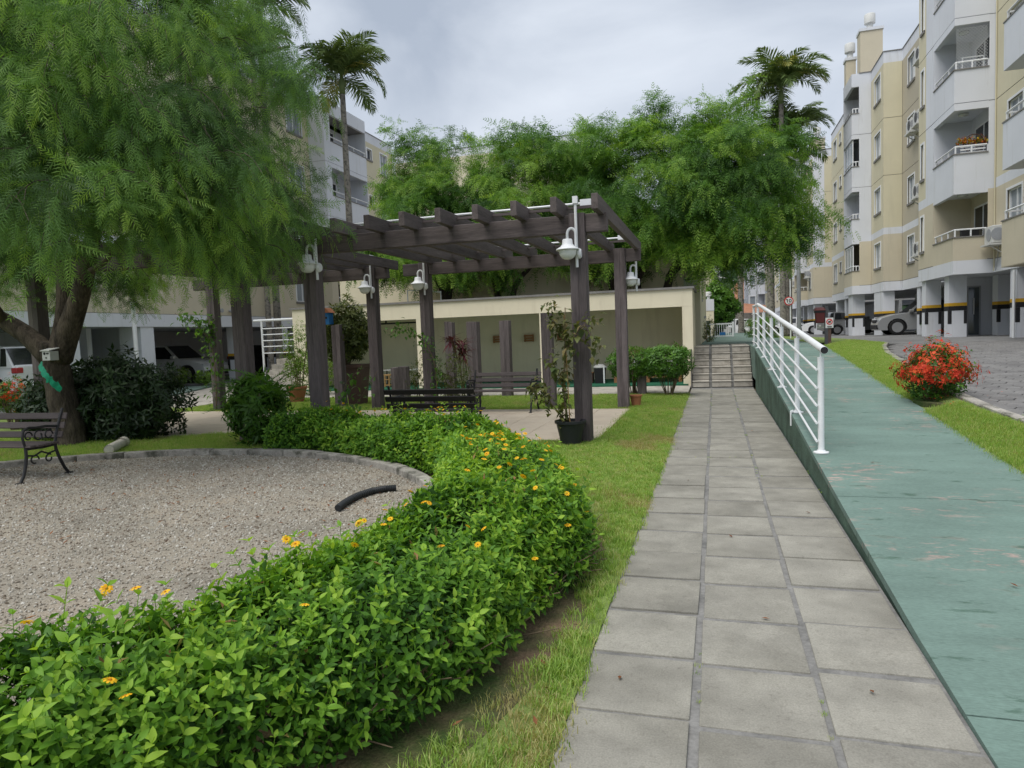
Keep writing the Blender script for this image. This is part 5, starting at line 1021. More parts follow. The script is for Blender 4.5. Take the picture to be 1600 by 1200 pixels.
# --- row of pepper trees behind the clubhouse
FT2 = [frond_t(.38, 5, .0155, .13, .1+.1*i, 20+i) for i in range(5)]
def far_tree(label, C, Rv, trunk, ncl, seed, m='schinus2', lums=1.0, extra=()):
    t = thing('pepper_tree', label, 'tree', (trunk[0][0], trunk[0][1], trunk[0][2]), 'weeping trees behind the clubhouse'); b = MB(); segs = [tapered(trunk, .2, .07)]
    e_ = trunk[-1]; r = random.Random(seed)
    for i in range(6):
        a = r.uniform(0, 6.28); segs.append(tapered([trunk[-2], ((trunk[-2][0]+C[0])/2+.4*math.cos(a), (trunk[-2][1]+C[1])/2+.4*math.sin(a), (trunk[-2][2]+C[2])/2), (C[0]+Rv[0]*.6*math.cos(a), C[1]+Rv[1]*.6*math.sin(a), C[2]+r.uniform(-.2, .5)*Rv[2])], .10, .02))
    limbs(b, segs, 8)
    for q in extra: limbs(b, [tapered(q, .13, .05)], 8)
    b.build('trunk', M['bark2'], t, smooth=True)
    ph = seed*1.3; lf = lambda u: 1+lums*(.17*math.sin(u[0]*6+ph)*math.cos(u[2]*5+ph)+.12*math.sin(u[1]*9+u[0]*4+ph))
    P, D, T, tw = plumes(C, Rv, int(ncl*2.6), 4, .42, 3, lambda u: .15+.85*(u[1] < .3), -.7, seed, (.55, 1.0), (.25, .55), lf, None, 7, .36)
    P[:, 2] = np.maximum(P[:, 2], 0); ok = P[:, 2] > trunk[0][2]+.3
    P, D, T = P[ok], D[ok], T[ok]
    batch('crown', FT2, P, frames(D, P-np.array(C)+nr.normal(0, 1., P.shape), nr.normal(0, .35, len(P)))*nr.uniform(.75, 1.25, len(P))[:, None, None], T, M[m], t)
far_tree('tall narrow weeping tree at the left end of the row behind the clubhouse', (-9.6, 23.4, 6.1), (1.5, 1.3, 2.9), [(-9.4, 23.4, 1.1), (-9.3, 23.3, 3), (-9.5, 23.3, 4.6)], 110, 31)
far_tree('bright green low weeping tree showing over the left end of the clubhouse roof', (-9.0, 22.2, 4.7), (2.2, 1.3, 1.75), [(-8.6, 22.6, 1.1), (-8.8, 22.4, 2.8), (-9, 22.3, 4)], 120, 32)
far_tree('broad weeping tree with forked dark trunk behind the middle of the clubhouse', (-6.0, 23.2, 5.5), (2.9, 1.7, 2.75), [(-7.1, 23.2, 1.1), (-7.25, 23.2, 3), (-7.6, 23.2, 4.2)], 210, 33, extra=[[(-6.9, 23.1, 2), (-6.55, 23.1, 3.3), (-6.0, 23.1, 3.9), (-5.4, 23.2, 4.6)]])
far_tree('largest weeping tree rising above the right-hand pergola', (-2.3, 22.9, 5.35), (3.0, 1.8, 2.95), [(-3.2, 23.2, 1.1), (-3.25, 23.2, 3), (-3.6, 23.2, 4.4)], 260, 34, extra=[[(-2.2, 23.2, 2), (-2.4, 23.2, 3.2), (-1.9, 23.2, 4), (-1.5, 23.2, 5)]])
far_tree('weeping tree between the forked trunk and the largest tree of the row', (-4.3, 24.3, 6.1), (1.9, 1.2, 2.3), [(-4.6, 24.0, 1.1), (-4.5, 24.1, 3), (-4.4, 24.2, 4.6)], 90, 36)
far_tree('weeping tree arching over the top of the stairs', (.62, 22.4, 5.25), (2.0, 1.8, 2.3), [(-1.5, 23.6, 1.1), (-1.4, 23.5, 3.3), (-.2, 23.3, 4.7)], 190, 35)
# --- palms
def palm_frond(L, seed, droop):
    r = random.Random(seed); V, F = [], []; n = 26; pts = []
    for i in range(15):
        t = i/14; a = droop*t**1.35; pts.append((t, a))
    P_ = [np.zeros(3)]
    ang = .75
    for i in range(1, n+1):
        t = i/n; ang2 = ang-(droop)*t**1.2; P_.append(P_[-1]+np.array([math.cos(ang2), 0, math.sin(ang2)])*L/n)
    for i in range(n):
        w = .022*(1-i/n)+.004; k = len(V); V += [P_[i]+np.array([0, -w, 0]), P_[i]+np.array([0, w, 0]), P_[i+1]+np.array([0, w*.9, 0]), P_[i+1]+np.array([0, -w*.9, 0])]; F.append((k, k+1, k+2, k+3))
    for i in range(3, n+1):
        t = i/n; tg = P_[i]-P_[i-1]; tg /= np.linalg.norm(tg); up = np.array([-tg[2], 0, tg[0]])
        ll = L*.36*(math.sin(math.pi*min(1, .16+t*.9))**.6)*r.uniform(.85, 1.1)
        for s_ in (-1, 1):
          for q in (0, .5):
            a = math.radians(58-25*t+r.uniform(-8, 8)); d = tg*math.cos(a)+np.array([0, s_*math.sin(a), 0])+up*(.25-.1*t+r.uniform(-.2, .25)); d /= np.linalg.norm(d)
            p0 = P_[i]-tg*L/n*q; d2 = d+np.array([0, 0, -.75]); d2 /= np.linalg.norm(d2); m_ = p0+d*ll*.5; e_ = m_+d2*ll*.5; wv = tg*.036
            k = len(V); V += [p0-wv*.5, p0+wv*.5, m_+wv, m_-wv, e_]; F += [(k, k+1, k+2, k+3), (k+3, k+2, k+4, k+4)]
    return np.array(V), F
PF = []
for i in range(5):
    V, F = palm_frond(2.5, i, [1.2, 1.6, 2.0, 2.35, 1.8][i]); me = bpy.data.meshes.new('frond'); me.from_pydata([tuple(v) for v in V], [], [f if f[2] != f[3] else f[:3] for f in F]); me.update(); me.materials.append(M['palm'])
    a = me.attributes.new('tint', 'FLOAT', 'POINT'); a.data.foreach_set('value', np.clip(nr.normal(.42, .16, len(V)), 0, 1).astype(np.float32)); PF.append(me)
V, F = palm_frond(2.4, 9, 2.3); yme = bpy.data.meshes.new('frond'); yme.from_pydata([tuple(v) for v in V], [], [f if f[2] != f[3] else f[:3] for f in F]); yme.materials.append(M['palm']); a = yme.attributes.new('tint', 'FLOAT', 'POINT'); a.data.foreach_set('value', np.clip(nr.normal(.8, .12, len(V)), 0, 1).astype(np.float32))
def palm(label, x, y, z0, h, r, n=15, s_=1., lean=(0, 0), seed=1, yellow=1, crown=True):
    t = thing('palm_tree', label, 'palm', (x, y, z0), 'tall palms of the estate'); b = MB(); k = 26
    pts = [(x+lean[0]*(i/k)**2, y+lean[1]*(i/k)**2, z0-.1+h*i/k) for i in range(k+1)]; b.tube(pts, [r*(1.25 if i == 0 else 1.06-.35*i/k)*(1+.03*(i % 2)) for i in range(k+1)], 12); b.build('trunk', M['palmbark'], t, smooth=True)
    if not crown: return t
    top = Vector(pts[-1]); b = MB(); b.tube([top, top+Vector((0, 0, .45)), top+Vector((0, 0, .9))], [r*.8, r*.95, r*.35], 10); b.build('crownshaft', M['shrub0'], t, smooth=True)
    rr = random.Random(seed); loc = top+Vector((0, 0, .75))-ORG[t.name]
    for i in range(n):
        o = link('frond', yme if i < yellow else PF[rr.randrange(5)], t); o.location = loc+Vector((0, 0, rr.uniform(-.15, .2))); az = 2.399*i+rr.uniform(-.2, .2); el = rr.uniform(-.75, .75) if i % 3 else rr.uniform(.2, .9)
        o.rotation_euler = (rr.uniform(-.2, .2), -el*.75, az); o.scale = [s_*rr.uniform(.85, 1.12)]*3
    return t
M['shrub0'] = pm('green crownshaft', (.12, .16, .06), .6, .15, 3, 30, .1)
palm('tall palm whose crown stands clear above the right-hand weeping tree', 3.72, 42, .85, 13.0, .17, 24, 1.25, seed=3, yellow=3)
palm('second lower palm crown just beneath the tall one at the right', 4.2, 44, .85, 10.9, .2, 24, 1.25, seed=4, yellow=0)
palm('leftmost thick palm trunk of the clump right of the stairs', 3.15, 43, .85, 9.5, .21, 12, .8, seed=5, yellow=0)
palm('slim palm trunk at the right edge of the clump by the speed sign', 4.05, 43.5, .85, 9.0, .17, 10, .8, seed=6, yellow=0)
palm('distant palm trunk standing alone against the wooded hill', 2.0, 58, .8, 9.5, .22, 10, .9, seed=7, yellow=0)
palm('palm with a spreading crown above the right side of the big pepper tree', -16.65, 30, .1, 13.2, .17, 22, 1.12, seed=8, yellow=2)
palm('palm whose crown is cut by the top edge of the photo', -19.0, 27.2, .1, 15.6, .16, 18, 1.15, seed=12, yellow=1)
palm('young palm crown peeping out beside the glass roof rail on the left', -18.75, 26.2, .1, 13.6, .12, 12, .9, seed=10, yellow=0)
# --- the flowering hedge round the gravel
HG = thing('flowering_hedge', 'low hedge of glossy green leaves and yellow daisies curving round the gravel', 'hedge', (-2.0, 6, 0))
def sprig(seed, n=5, L=.2, ll=.062, lobes=True):
    r = np.random.default_rng(seed); parts = []; off = []
    for i in range(n):
        t = (i+.6)/n; p = np.array([L*t, 0, 0])
        for s_ in (0, math.pi):
            pitch = .25+.75*t+r.normal(0, .12); az = (i % 2)*math.pi/2+s_+r.normal(0, .25); lf = (leaf_t if lobes is not None else leaf_d)(ll*r.uniform(.65, 1.2)*(1.05-.35*t), r.uniform(.42, .56), .14, r.uniform(.1, .35), lobes)
            # leaf leaves the stem (x axis) sideways, raised by pitch
            d = np.array([math.sin(pitch)*.8+.1, math.cos(az)*math.cos(pitch*.6), math.sin(az)*math.cos(pitch*.6)])
            Mx = frames(d[None], np.array([[1., 0, 0]]))[0]; parts.append(xf(lf, Mx, p)); off.append(np.full(len(lf[0]), -.22+.5*t*t+r.normal(0, .07)))
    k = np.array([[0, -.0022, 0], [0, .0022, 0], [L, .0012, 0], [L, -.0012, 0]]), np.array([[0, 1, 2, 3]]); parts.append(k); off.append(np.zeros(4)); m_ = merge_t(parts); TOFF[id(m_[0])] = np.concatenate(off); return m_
SPN = [sprig(i, 4, .16, .053) for i in range(7)]; SP = [sprig(i, 4, .17, .062, False) for i in range(5)]; SPL = [sprig(10+i, 4, .17, .07, None) for i in range(4)]; SPT = [sprig(30+i, 6, .32, .062) for i in range(5)]
def hedge_pt(n, a0, a1, w, r):
    """points over the rounded ring of the hedge: angle, across position -1..1, with outward normal"""
    th = r.uniform(a0, a1, n); s_ = r.uniform(-1, 1, n)
    return th, s_
def hedge_h(th): return .615+.05*np.sin(th*9)+.04*np.sin(th*23+1)-.055*np.clip((th-.3)/.4, 0, 1)
def hedge_in(th): return 4.42+.08*np.sin(th*11)+.12*np.clip((th-.3)/.5, 0, 1)
def hedge_out(th): return 5.62+.07*np.sin(th*7+1)+.05*np.sin(th*19)+.10*np.clip((th-.3), 0, 1)
def make_hedge(name, n, a0, a1, T, sc0, layers):
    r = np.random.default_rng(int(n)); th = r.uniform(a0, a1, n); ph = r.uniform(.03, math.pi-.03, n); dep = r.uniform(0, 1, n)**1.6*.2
    ri, ro, h = hedge_in(th), hedge_out(th), hedge_h(th)+r.normal(0, .02, n); mid, hw = (ri+ro)/2, (ro-ri)/2
    cx = np.sign(np.cos(ph))*np.abs(np.cos(ph))**.55; cz = np.abs(np.sin(ph))**.7
    rr = mid+hw*cx*(1-dep*.7); z = .04+(h-.04)*cz*(1-dep*.8)
    pos = np.stack([GC[0]+rr*np.cos(th), GC[1]+rr*np.sin(th), z], 1)
    nrm = np.stack([cx*np.cos(th)*.8, cx*np.sin(th)*.8, np.full(n, .75)*cz+.15], 1)+r.normal(0, .33, (n, 3)); 
    s_ = r.uniform(.75, 1.2, n)*sc0; Fm = frames(nrm, r.normal(0, 1, (n, 3)))*s_[:, None, None]
    back = nrm/np.linalg.norm(nrm, axis=1, keepdims=True)*.16*s_[:, None]
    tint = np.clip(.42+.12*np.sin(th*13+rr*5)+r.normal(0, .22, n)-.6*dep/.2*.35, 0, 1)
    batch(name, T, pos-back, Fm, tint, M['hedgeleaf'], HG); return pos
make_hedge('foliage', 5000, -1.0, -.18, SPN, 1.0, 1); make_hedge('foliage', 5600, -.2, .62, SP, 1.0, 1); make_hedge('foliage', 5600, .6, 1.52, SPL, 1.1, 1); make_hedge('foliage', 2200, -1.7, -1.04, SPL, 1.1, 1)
r = np.random.default_rng(77); n = 620; th = r.uniform(-1.1, 1.5, n); s_ = r.uniform(-.95, .9, n); ri, ro = hedge_in(th), hedge_out(th); rr = (ri+ro)/2+(ro-ri)/2*s_; z = hedge_h(th)*(1-np.abs(s_)**3*.6)-r.uniform(.16, .28, n)   # long shoots standing out of the top
batch('shoots', SPT, np.stack([GC[0]+rr*np.cos(th), GC[1]+rr*np.sin(th), z], 1), frames(np.stack([s_*np.cos(th)*.5+r.normal(0, .3, n), s_*np.sin(th)*.5+r.normal(0, .3, n), np.full(n, 1.)], 1), r.normal(0, 1, (n, 3)))*r.uniform(.7, 1.15, n)[:, None, None], np.clip(r.normal(.62, .15, n), 0, 1), M['hedgeleaf'], HG)
b = MB(); r_ = random.Random(5)
for i in range(760):                                                  # bare woody stems at the foot
    th = r_.uniform(-1.2, 1.5); ro = float(hedge_out(np.array(th))); rr = r_.uniform(ro-.5, ro-.12); p = Vector((GC[0]+rr*math.cos(th), GC[1]+rr*math.sin(th), 0)); a = th+r_.uniform(-1, 1); l_ = r_.uniform(.15, .36)
    q = p+Vector((math.cos(a)*l_*.8, math.sin(a)*l_*.8, r_.uniform(.06, .3))); b.tube([p, (p+q)/2+Vector((0, 0, r_.uniform(0, .06))), q], [.005, .004, .0025], 4, cap=False)
b.build('stems', M['twig'], HG, kind='stuff')
n = 240; th = nr.uniform(-1.0, 1.45, n); s_ = nr.uniform(-.6, .97, n); rr = (hedge_in(th)+hedge_out(th))/2+(hedge_out(th)-hedge_in(th))/2*s_; zz_ = hedge_h(th)*(1-np.abs(s_)**3.5*.85)-.03
batch('dead_leaves', [leaf_t(.06, .38, .35, -.25), leaf_t(.045, .4, .3, .4)], np.stack([GC[0]+rr*np.cos(th), GC[1]+rr*np.sin(th), zz_], 1), frames(nr.normal(0, 1, (n, 3))), nr.random(n), leafmat('withered leaf', [(.16, .09, .035), (.30, .17, .07), (.26, .24, .07)], .7, .2), HG)
fb = MB(); n = 9
for i in range(n):
    a, w = 2*math.pi*i/n, .36; R_ = .0165
    fb.add([(0, 0, .001), (R_*.62*math.cos(a-w), R_*.62*math.sin(a-w), .0045), (R_*.95*math.cos(a-w*.6), R_*.95*math.sin(a-w*.6), .002), (R_*1.02*math.cos(a), R_*1.02*math.sin(a), .0015), (R_*.95*math.cos(a+w*.6), R_*.95*math.sin(a+w*.6), .0025), (R_*.62*math.cos(a+w), R_*.62*math.sin(a+w), .0055)], [(0, 1, 2, 3, 4, 5)], 0)
fb.lathe([(.0035, .001), (.0035, .0055), (.0015, .007), (0, .0072)], (0, 0, 0), 8, 1)
f0 = fb.build('flower', [M['yflower'], M['ycore']], HG, local=True); fme = f0.data; bpy.data.objects.remove(f0)
fr = random.Random(21); fl = []
for i in range(175):
    th = fr.uniform(-1.05, .5) if i < 120 else fr.uniform(.2, 1.45); s_ = fr.uniform(-.55, .95); ri, ro, h = float(hedge_in(np.array(th))), float(hedge_out(np.array(th))), float(hedge_h(np.array(th)))
    rr = (ri+ro)/2+(ro-ri)/2*s_; z = h*(1-abs(s_)**3.5*.8)+.09
    o = link('flower', fme, HG); o.location = Vector((GC[0]+rr*math.cos(th), GC[1]+rr*math.sin(th), z+.015))-ORG[HG.name]; o.rotation_euler = (fr.uniform(-.2, .9), fr.uniform(-.5, .5), fr.uniform(0, 6)); o.scale = [fr.uniform(.95, 1.4)]*3
# --- generic shrubs
def shrub(name, label, c, rv, n, T, mat, stems=10, cat='shrub', group=None, base=0., inner=.35, jit=.5, tint=(.45, .2), flat=0., trunk=None, sr=.012, lump=.12, droop=0., zmin=None):
    t = thing(name, label, cat, (c[0], c[1], base), group); r = np.random.default_rng(abs(hash(label)) % 1 + len(label)*7)
    u = r.normal(0, 1, (n, 3)); u /= np.linalg.norm(u, axis=1, keepdims=True); rad_ = r.uniform(inner, 1, n)**.5
    rad_ = rad_*(1+lump*np.sin(u[:, 0]*7+1)*np.cos(u[:, 2]*6)+lump*np.sin(u[:, 1]*8+u[:, 0]*5))
    if flat: u[:, 2] = np.sign(u[:, 2])*np.abs(u[:, 2])**flat; u[:, :2] = np.sign(u[:, :2])*np.abs(u[:, :2])**.8
    P = np.array(c)+u*np.array(rv)*rad_[:, None]; ok = P[:, 2] > (base+.05 if zmin is None else zmin); P, u = P[ok], u[ok]; n = len(P)
    d = u+r.normal(0, jit, (n, 3))+np.array([0, 0, .25-droop]); tt = np.clip(r.normal(tint[0], tint[1], n)+.15*u[:, 2], 0, 1)
    batch('foliage', T, P, frames(d, r.normal(0, 1, (n, 3)) if jit > .4 else None)*r.uniform(.75, 1.25, n)[:, None, None], tt, M[mat], t)
    b = MB(); q = random.Random(len(label))
    for i in range(stems):
        a = q.uniform(0, 6.28); f = q.uniform(.3, .85); e_ = (c[0]+rv[0]*f*math.cos(a), c[1]+rv[1]*f*math.sin(a), c[2]+rv[2]*q.uniform(-.2, .6)); s0 = (c[0]+.06*math.cos(a), c[1]+.06*math.sin(a), base-.02)
        b.tube([s0, ((s0[0]*2+e_[0])/3+.05*math.cos(a*3), (s0[1]*2+e_[1])/3, (s0[2]+e_[2])/2), e_], [sr, sr*.8, sr*.35], 5, cap=False)
    if stems: b.build('stems', M['twig'], t, kind='stuff')
    return t
def whorl(seed, k=5, L=.09, w=.38, fold=.15, droop=.25):
    r = np.random.default_rng(seed); return merge_t([xf(leaf_d(L*r.uniform(.8, 1.15), w, fold, droop), frames(np.array([[.45+r.normal(0, .15), math.cos(2.4*i), math.sin(2.4*i)]]), np.array([[1., 0, 0]]))[0], (.015*i, 0, 0)) for i in range(k)])
WH = [whorl(i) for i in range(4)]; WHS = [whorl(i+9, 4, .05, .5) for i in range(3)]; WHB = [whorl(i+20, 5, .13, .34) for i in range(3)]
shrub('dark_shrub', 'big dark green shrub spreading behind the trunk of the pepper tree', (-10.45, 10.0, .62), (1.22, .75, .85), 2600, WHB, 'shrubdark', 14, inner=.3)
shrub('dark_shrub', 'dark green shrub filling the gap between trunk and left bench', (-11.6, 9.9, .55), (.9, .7, .65), 1100, WHB, 'shrubdark', 8, inner=.3)
RB = 'red flowering ixora bushes'
def ixora(label, c, rv, n, base, nf):
    t = shrub('ixora_bush', label, c, rv, n, WHS, 'shrub', 26, 'shrub', RB, base, .4, .6, (.3, .18), sr=.009, lump=.2); r = np.random.default_rng(n); u = r.normal(0, 1, (nf, 3)); u[:, 2] = np.abs(u[:, 2])-.35; u /= np.linalg.norm(u, axis=1, keepdims=True)
    fl_ = merge_t([xf(leaf_d(.022, .5, .1, .05), frames(np.array([[.25*math.cos(a), .25*math.sin(a), .0]])+np.array([[math.cos(a), math.sin(a), .25]]), np.array([[0, 0, 1.]]))[0], (.03*q*math.cos(a*1.7), .03*q*math.sin(a*1.7), .012*(1-q))) for q in (0, 1.0) for a in np.linspace(0, 5.6, 7)])
    P = np.array(c)+u*np.array(rv)*(1.0+r.normal(0, .11, nf))[:, None]*(1+.2*np.sin(u[:, 0]*7+1)*np.cos(u[:, 2]*6)+.2*np.sin(u[:, 1]*8+u[:, 0]*5))[:, None]; ok = P[:, 2] > base+.1
    P, u = P[ok], u[ok]; F = frames(np.cross(u+r.normal(0, .3, u.shape), r.normal(0, 1, u.shape)), u+r.normal(0, .25, u.shape)); batch('blossoms', [fl_], P, F*r.uniform(.9, 1.5, len(P))[:, None, None], r.random(len(P)), M['redflower'], t)
ixora('bush covered in red flowers on the verge beside the green ramp', (2.78, 10.35, .88), (.36, .44, .36), 900, .5, 640)
ixora('bush of red flowers at the left edge behind the dark shrub', (-14.3, 11, .7), (.5, .5, .38), 500, 0, 200)
CS = 'clipped round shrubs'
shrub('clipped_shrub', 'glossy clipped shrub on thin trunks next to the stairs', (-1.08, 16.9, .82), (.55, .45, .36), 900, WH, 'shrub', 16, group=CS, flat=.75, lump=.06, zmin=.35)
shrub('clipped_shrub', 'clipped shrub behind the rear right pergola post', (-1.95, 17.3, .78), (.62, .45, .38), 800, WH, 'shrub', 12, group=CS, flat=.8, lump=.06, zmin=.25)
for x, y, r0, lb in ((-20.75, 22.9, .42, 'larger clipped globe shrub in front of the white off-roader'), (-19.75, 23.1, .32, 'smaller clipped globe shrub by the white off-roader wheel')):
    shrub('globe_shrub', lb, (x, y, r0*.9+.08), (r0*1.15, r0, r0*.85), 500, WHS, 'lime', 4, group=CS, lump=.03, base=.06)
# shrub with arching fern and palm-like leaves in front of the left post
t = shrub('fern_clump', 'clump of arching fern fronds and broad leaves in front of the dark left post', (-7.05, 9.4, .55), (.5, .4, .55), 560, WHB, 'shrub', 8, 'fern', tint=(.35, .2)); FR = [frond_t(.75, 20, .011, .13, .55+.12*i, 40+i) for i in range(3)]
r = np.random.default_rng(4); n = 44; az = r.uniform(0, 6.28, n); d = np.stack([np.cos(az)*.7, np.sin(az)*.6, r.uniform(.5, 1.5, n)], 1); P = np.array([[-7.0, 9.4, .6]])+r.normal(0, .12, (n, 3))*np.array([1.4, 1, 1]); batch('fronds', FR, P, frames(d)*r.uniform(.8, 1.3, n)[:, None, None], np.clip(r.normal(.5, .15, n), 0, 1), M['shrub'], t)
# red cordyline
t = thing('cordyline', 'red leaved cordyline on thin canes beside a tall timber post', 'shrub', (-5.85, 15.5, 0)); b = MB(); r = np.random.default_rng(6); tips = []
for i in range(6):
    x, y, z = -5.9+r.uniform(-.18, .3), 15.5+r.uniform(-.15, .15), r.uniform(1.15, 1.65); b.tube(curve3([(-5.85+.03*i, 15.5, 0), (-5.85+.02*i+(x+5.85)*.4, 15.5, z*.5), (x, y, z)], 4), [.012]*9, 6); tips.append((x, y, z))
b.build('canes', M['twig'], t); P, D = [], []
for x, y, z in tips:
    for k_ in range(15): a = r.uniform(0, 6.28); P.append((x, y, z-r.uniform(0, .15))); D.append((math.cos(a)*.8, math.sin(a)*.8, r.uniform(-.5, 1.2)))
batch('leaves', [leaf_t(.34, .16, .2, .45), leaf_t(.3, .18, .2, .7)], np.array(P), frames(np.array(D)), r.random(len(P)), M['redleaf'], t)
shrub('olive_shrub', 'loose olive green shrub growing at the foot of the rear middle pergola post', (-5.75, 14.7, .62), (.5, .35, .62), 420, WHS, 'olive', 12, inner=.2)
shrub('olive_shrub', 'loose olive shrub left of the rear middle pergola post', (-6.62, 15.0, .62), (.36, .3, .55), 300, WHS, 'olive', 10, inner=.2)
shrub('citrus_bush', 'bushy citrus with pale branches growing out of the tall brown planter', (-8.85, 15.45, 1.78), (.68, .5, .78), 1000, WHB, 'olive', 16, base=1.0, inner=.2, tint=(.4, .3), zmin=1.15)
shrub('potted_shrub', 'slender bright green shrub in the terracotta pot behind the terrace', (-10.75, 16.2, 1.4), (.5, .4, .8), 420, WHS, 'lime', 9, base=.4, inner=.2)
shrub('broad_bush', 'light green bush rising behind the fern clump', (-11.7, 18.2, .75), (.9, .6, .75), 500, WH, 'lime', 8, inner=.25)
# climbing vines on posts and the potted creeper
def vine(name, label, paths, n, mat, lsize, base, cat='vine', seed=1, spread=.1, cluster=None):
    t = thing(name, label, cat, base); r = np.random.default_rng(seed); b = MB(); P, D = [], []
    for pts, r0, dens in paths:
        c = curve3(pts, 6); b.tube(c, [r0*(1-.6*i/(len(c)-1)) for i in range(len(c))], 6)
        for i in range(int(n*dens)):
            q = c[int(r.uniform(.1, 1)*(len(c)-1))]; P.append(np.array(q)+r.normal(0, spread, 3)); D.append(r.normal(0, 1, 3)*np.array([1, 1, .5])+np.array([0, 0, -.35]))
    b.build('stem', M['twig'], t, smooth=True); batch('leaves', [leaf_t(lsize, .7, .15, .3), leaf_t(lsize*.8, .62, .2, .4)], np.array(P), frames(np.array(D))*r.uniform(.7, 1.3, len(P))[:, None, None], np.clip(r.normal(.45, .25, len(P)), 0, 1), M[mat], t)
vine('creeper', 'leggy creeper with tired brownish leaves growing from the black pot', [([(-2.02, 9.55, .3), (-2.05, 9.5, .8), (-2.02, 9.5, 1.3), (-2.0, 9.52, 1.95)], .018, .3), ([(-2.03, 9.5, 1.3), (-1.9, 9.45, 1.5), (-1.72, 9.4, 1.7), (-1.5, 9.4, 1.78)], .010, .22), ([(-1.72, 9.4, 1.7), (-1.6, 9.38, 1.5), (-1.5, 9.38, 1.3)], .007, .12), ([(-2.04, 9.5, .9), (-2.15, 9.45, 1.1), (-2.2, 9.42, 1.3)], .008, .18), ([(-2.02, 9.55, .32), (-2.2, 9.4, .6), (-2.38, 9.4, .85), (-2.5, 9.4, .8)], .010, .4), ([(-2.02, 9.5, 1.5), (-2.15, 9.48, 1.75), (-2.2, 9.5, 2.05)], .008, .25)], 300, 'grape', .11, (-2.02, 9.55, .3), seed=2, spread=.06)
b = MB(); b.tube([(-1.98, 9.5, .3), (-2.02, 9.52, 1.85)], .008, 6); o = b.build('cane', M['bamboo'], bpy.data.objects['creeper'])
vine('climbing_vine', 'leafy vine arching to the left from the rear middle pergola post', [([(-5.95, 14.1, 0), (-5.9, 14.1, .6), (-5.95, 14.05, 1.2), (-6.2, 14.0, 1.6), (-6.6, 14.0, 1.85), (-6.95, 14, 1.7)], .012, 1)], 210, 'shrub', .10, (-5.95, 14.1, 0), seed=3, spread=.09)
vine('climbing_vine', 'leafy vine reaching out high from the far left pergola post', [([(-11.9, 14.3, 0), (-11.85, 14.3, .9), (-11.95, 14.3, 1.7), (-12.3, 14.2, 2.2), (-12.85, 14.2, 2.45)], .014, 1), ([(-11.9, 14.3, 1.7), (-12.0, 14.25, 2.2), (-11.8, 14.2, 2.3)], .01, .4)], 230, 'shrub', .12, (-11.9, 14.3, 0), seed=4, spread=.13)
vine('climbing_vine', 'wispy vine crossing in front of the brown planter beside the dark front post', [([(-6.1, 10.05, 0), (-6.0, 10.2, .6), (-5.9, 10.3, .95), (-5.6, 10.3, 1.15)], .010, .5), ([(-6.1, 10.1, .3), (-5.9, 10.2, .35), (-5.6, 10.2, .7), (-5.3, 10.2, 1.1)], .008, .5)], 110, 'shrub', .10, (-6.1, 10.05, 0), seed=5, spread=.08)
vine('spiky_plant', 'dry spiky plant behind the rear right pergola post', [([(-1.95, 17, .3), (-1.95, 17, .9)], .012, .1)], 30, 'olive', .08, (-1.95, 17, .3), seed=6)
t = bpy.data.objects['spiky_plant']; n = 40; r = np.random.default_rng(8); az = r.uniform(0, 6.28, n); batch('spikes', [leaf_t(.4, .05, .1, .1)], np.tile([[-1.95, 17, 1.0]], (n, 1)), frames(np.stack([np.cos(az), np.sin(az), r.uniform(-.3, 1.2, n)], 1)), np.full(n, .9), M['grape'], t)
# trees and clipped hedges along the far walkway
t = thing('round_tree', 'dense round green tree beyond the white gate', 'tree', (-.1, 52, 1)); b = MB(); b.tube([(0, 52, .8), (0, 52, 2.4), (.1, 52, 3.2)], [.14, .11, .08], 8); b.build('trunk', M['bark2'], t, smooth=True)
n = 1500; r = np.random.default_rng(2); u = r.normal(0, 1, (n, 3)); u /= np.linalg.norm(u, axis=1, keepdims=True); P = np.array([[-.2, 52, 3.0]])+u*np.array([[1.75, 1.4, 1.75]])*(r.uniform(.4, 1, n)**.5*(1+.13*np.sin(u[:, 0]*8)*np.cos(u[:, 2]*7)))[:, None]; batch('crown', [whorl(i+50, 5, .33, .5) for i in range(3)], P, frames(u+r.normal(0, .5, (n, 3)), r.normal(0, 1, (n, 3))), np.clip(r.normal(.45, .2, n)+.2*u[:, 2], 0, 1), M['shrub'], t)
FH = 'clipped hedges along the far walkway'
for x, y, rx, rz, lb in ((2.15, 31, .5, .55, 'nearer clipped dark hedge beside the upper walkway'), (1.75, 34, .42, .5, 'clipped hedge block past the handrail top'), (2.3, 38, .55, .5, 'farther clipped hedge under the palm clump')):
    shrub('clipped_hedge', lb, (x, y, 1.05+rz*.8), (rx, .8, rz), 600, WHS, 'shrub', 0, 'hedge', FH, base=1.0, flat=.6, lump=.04)
shrub('corner_bush', 'small feathery bush at the foot of the hall wall beyond the stairs', (-.2, 27, 1.45), (.3, .4, .5), 260, WHS, 'olive', 5, base=1.0)
shrub('column_plant', 'small potted green plant beside a white column of the near block', (9.0, 34.6, 1.35), (.22, .22, .35), 160, WHS, 'shrub', 4, base=.9)
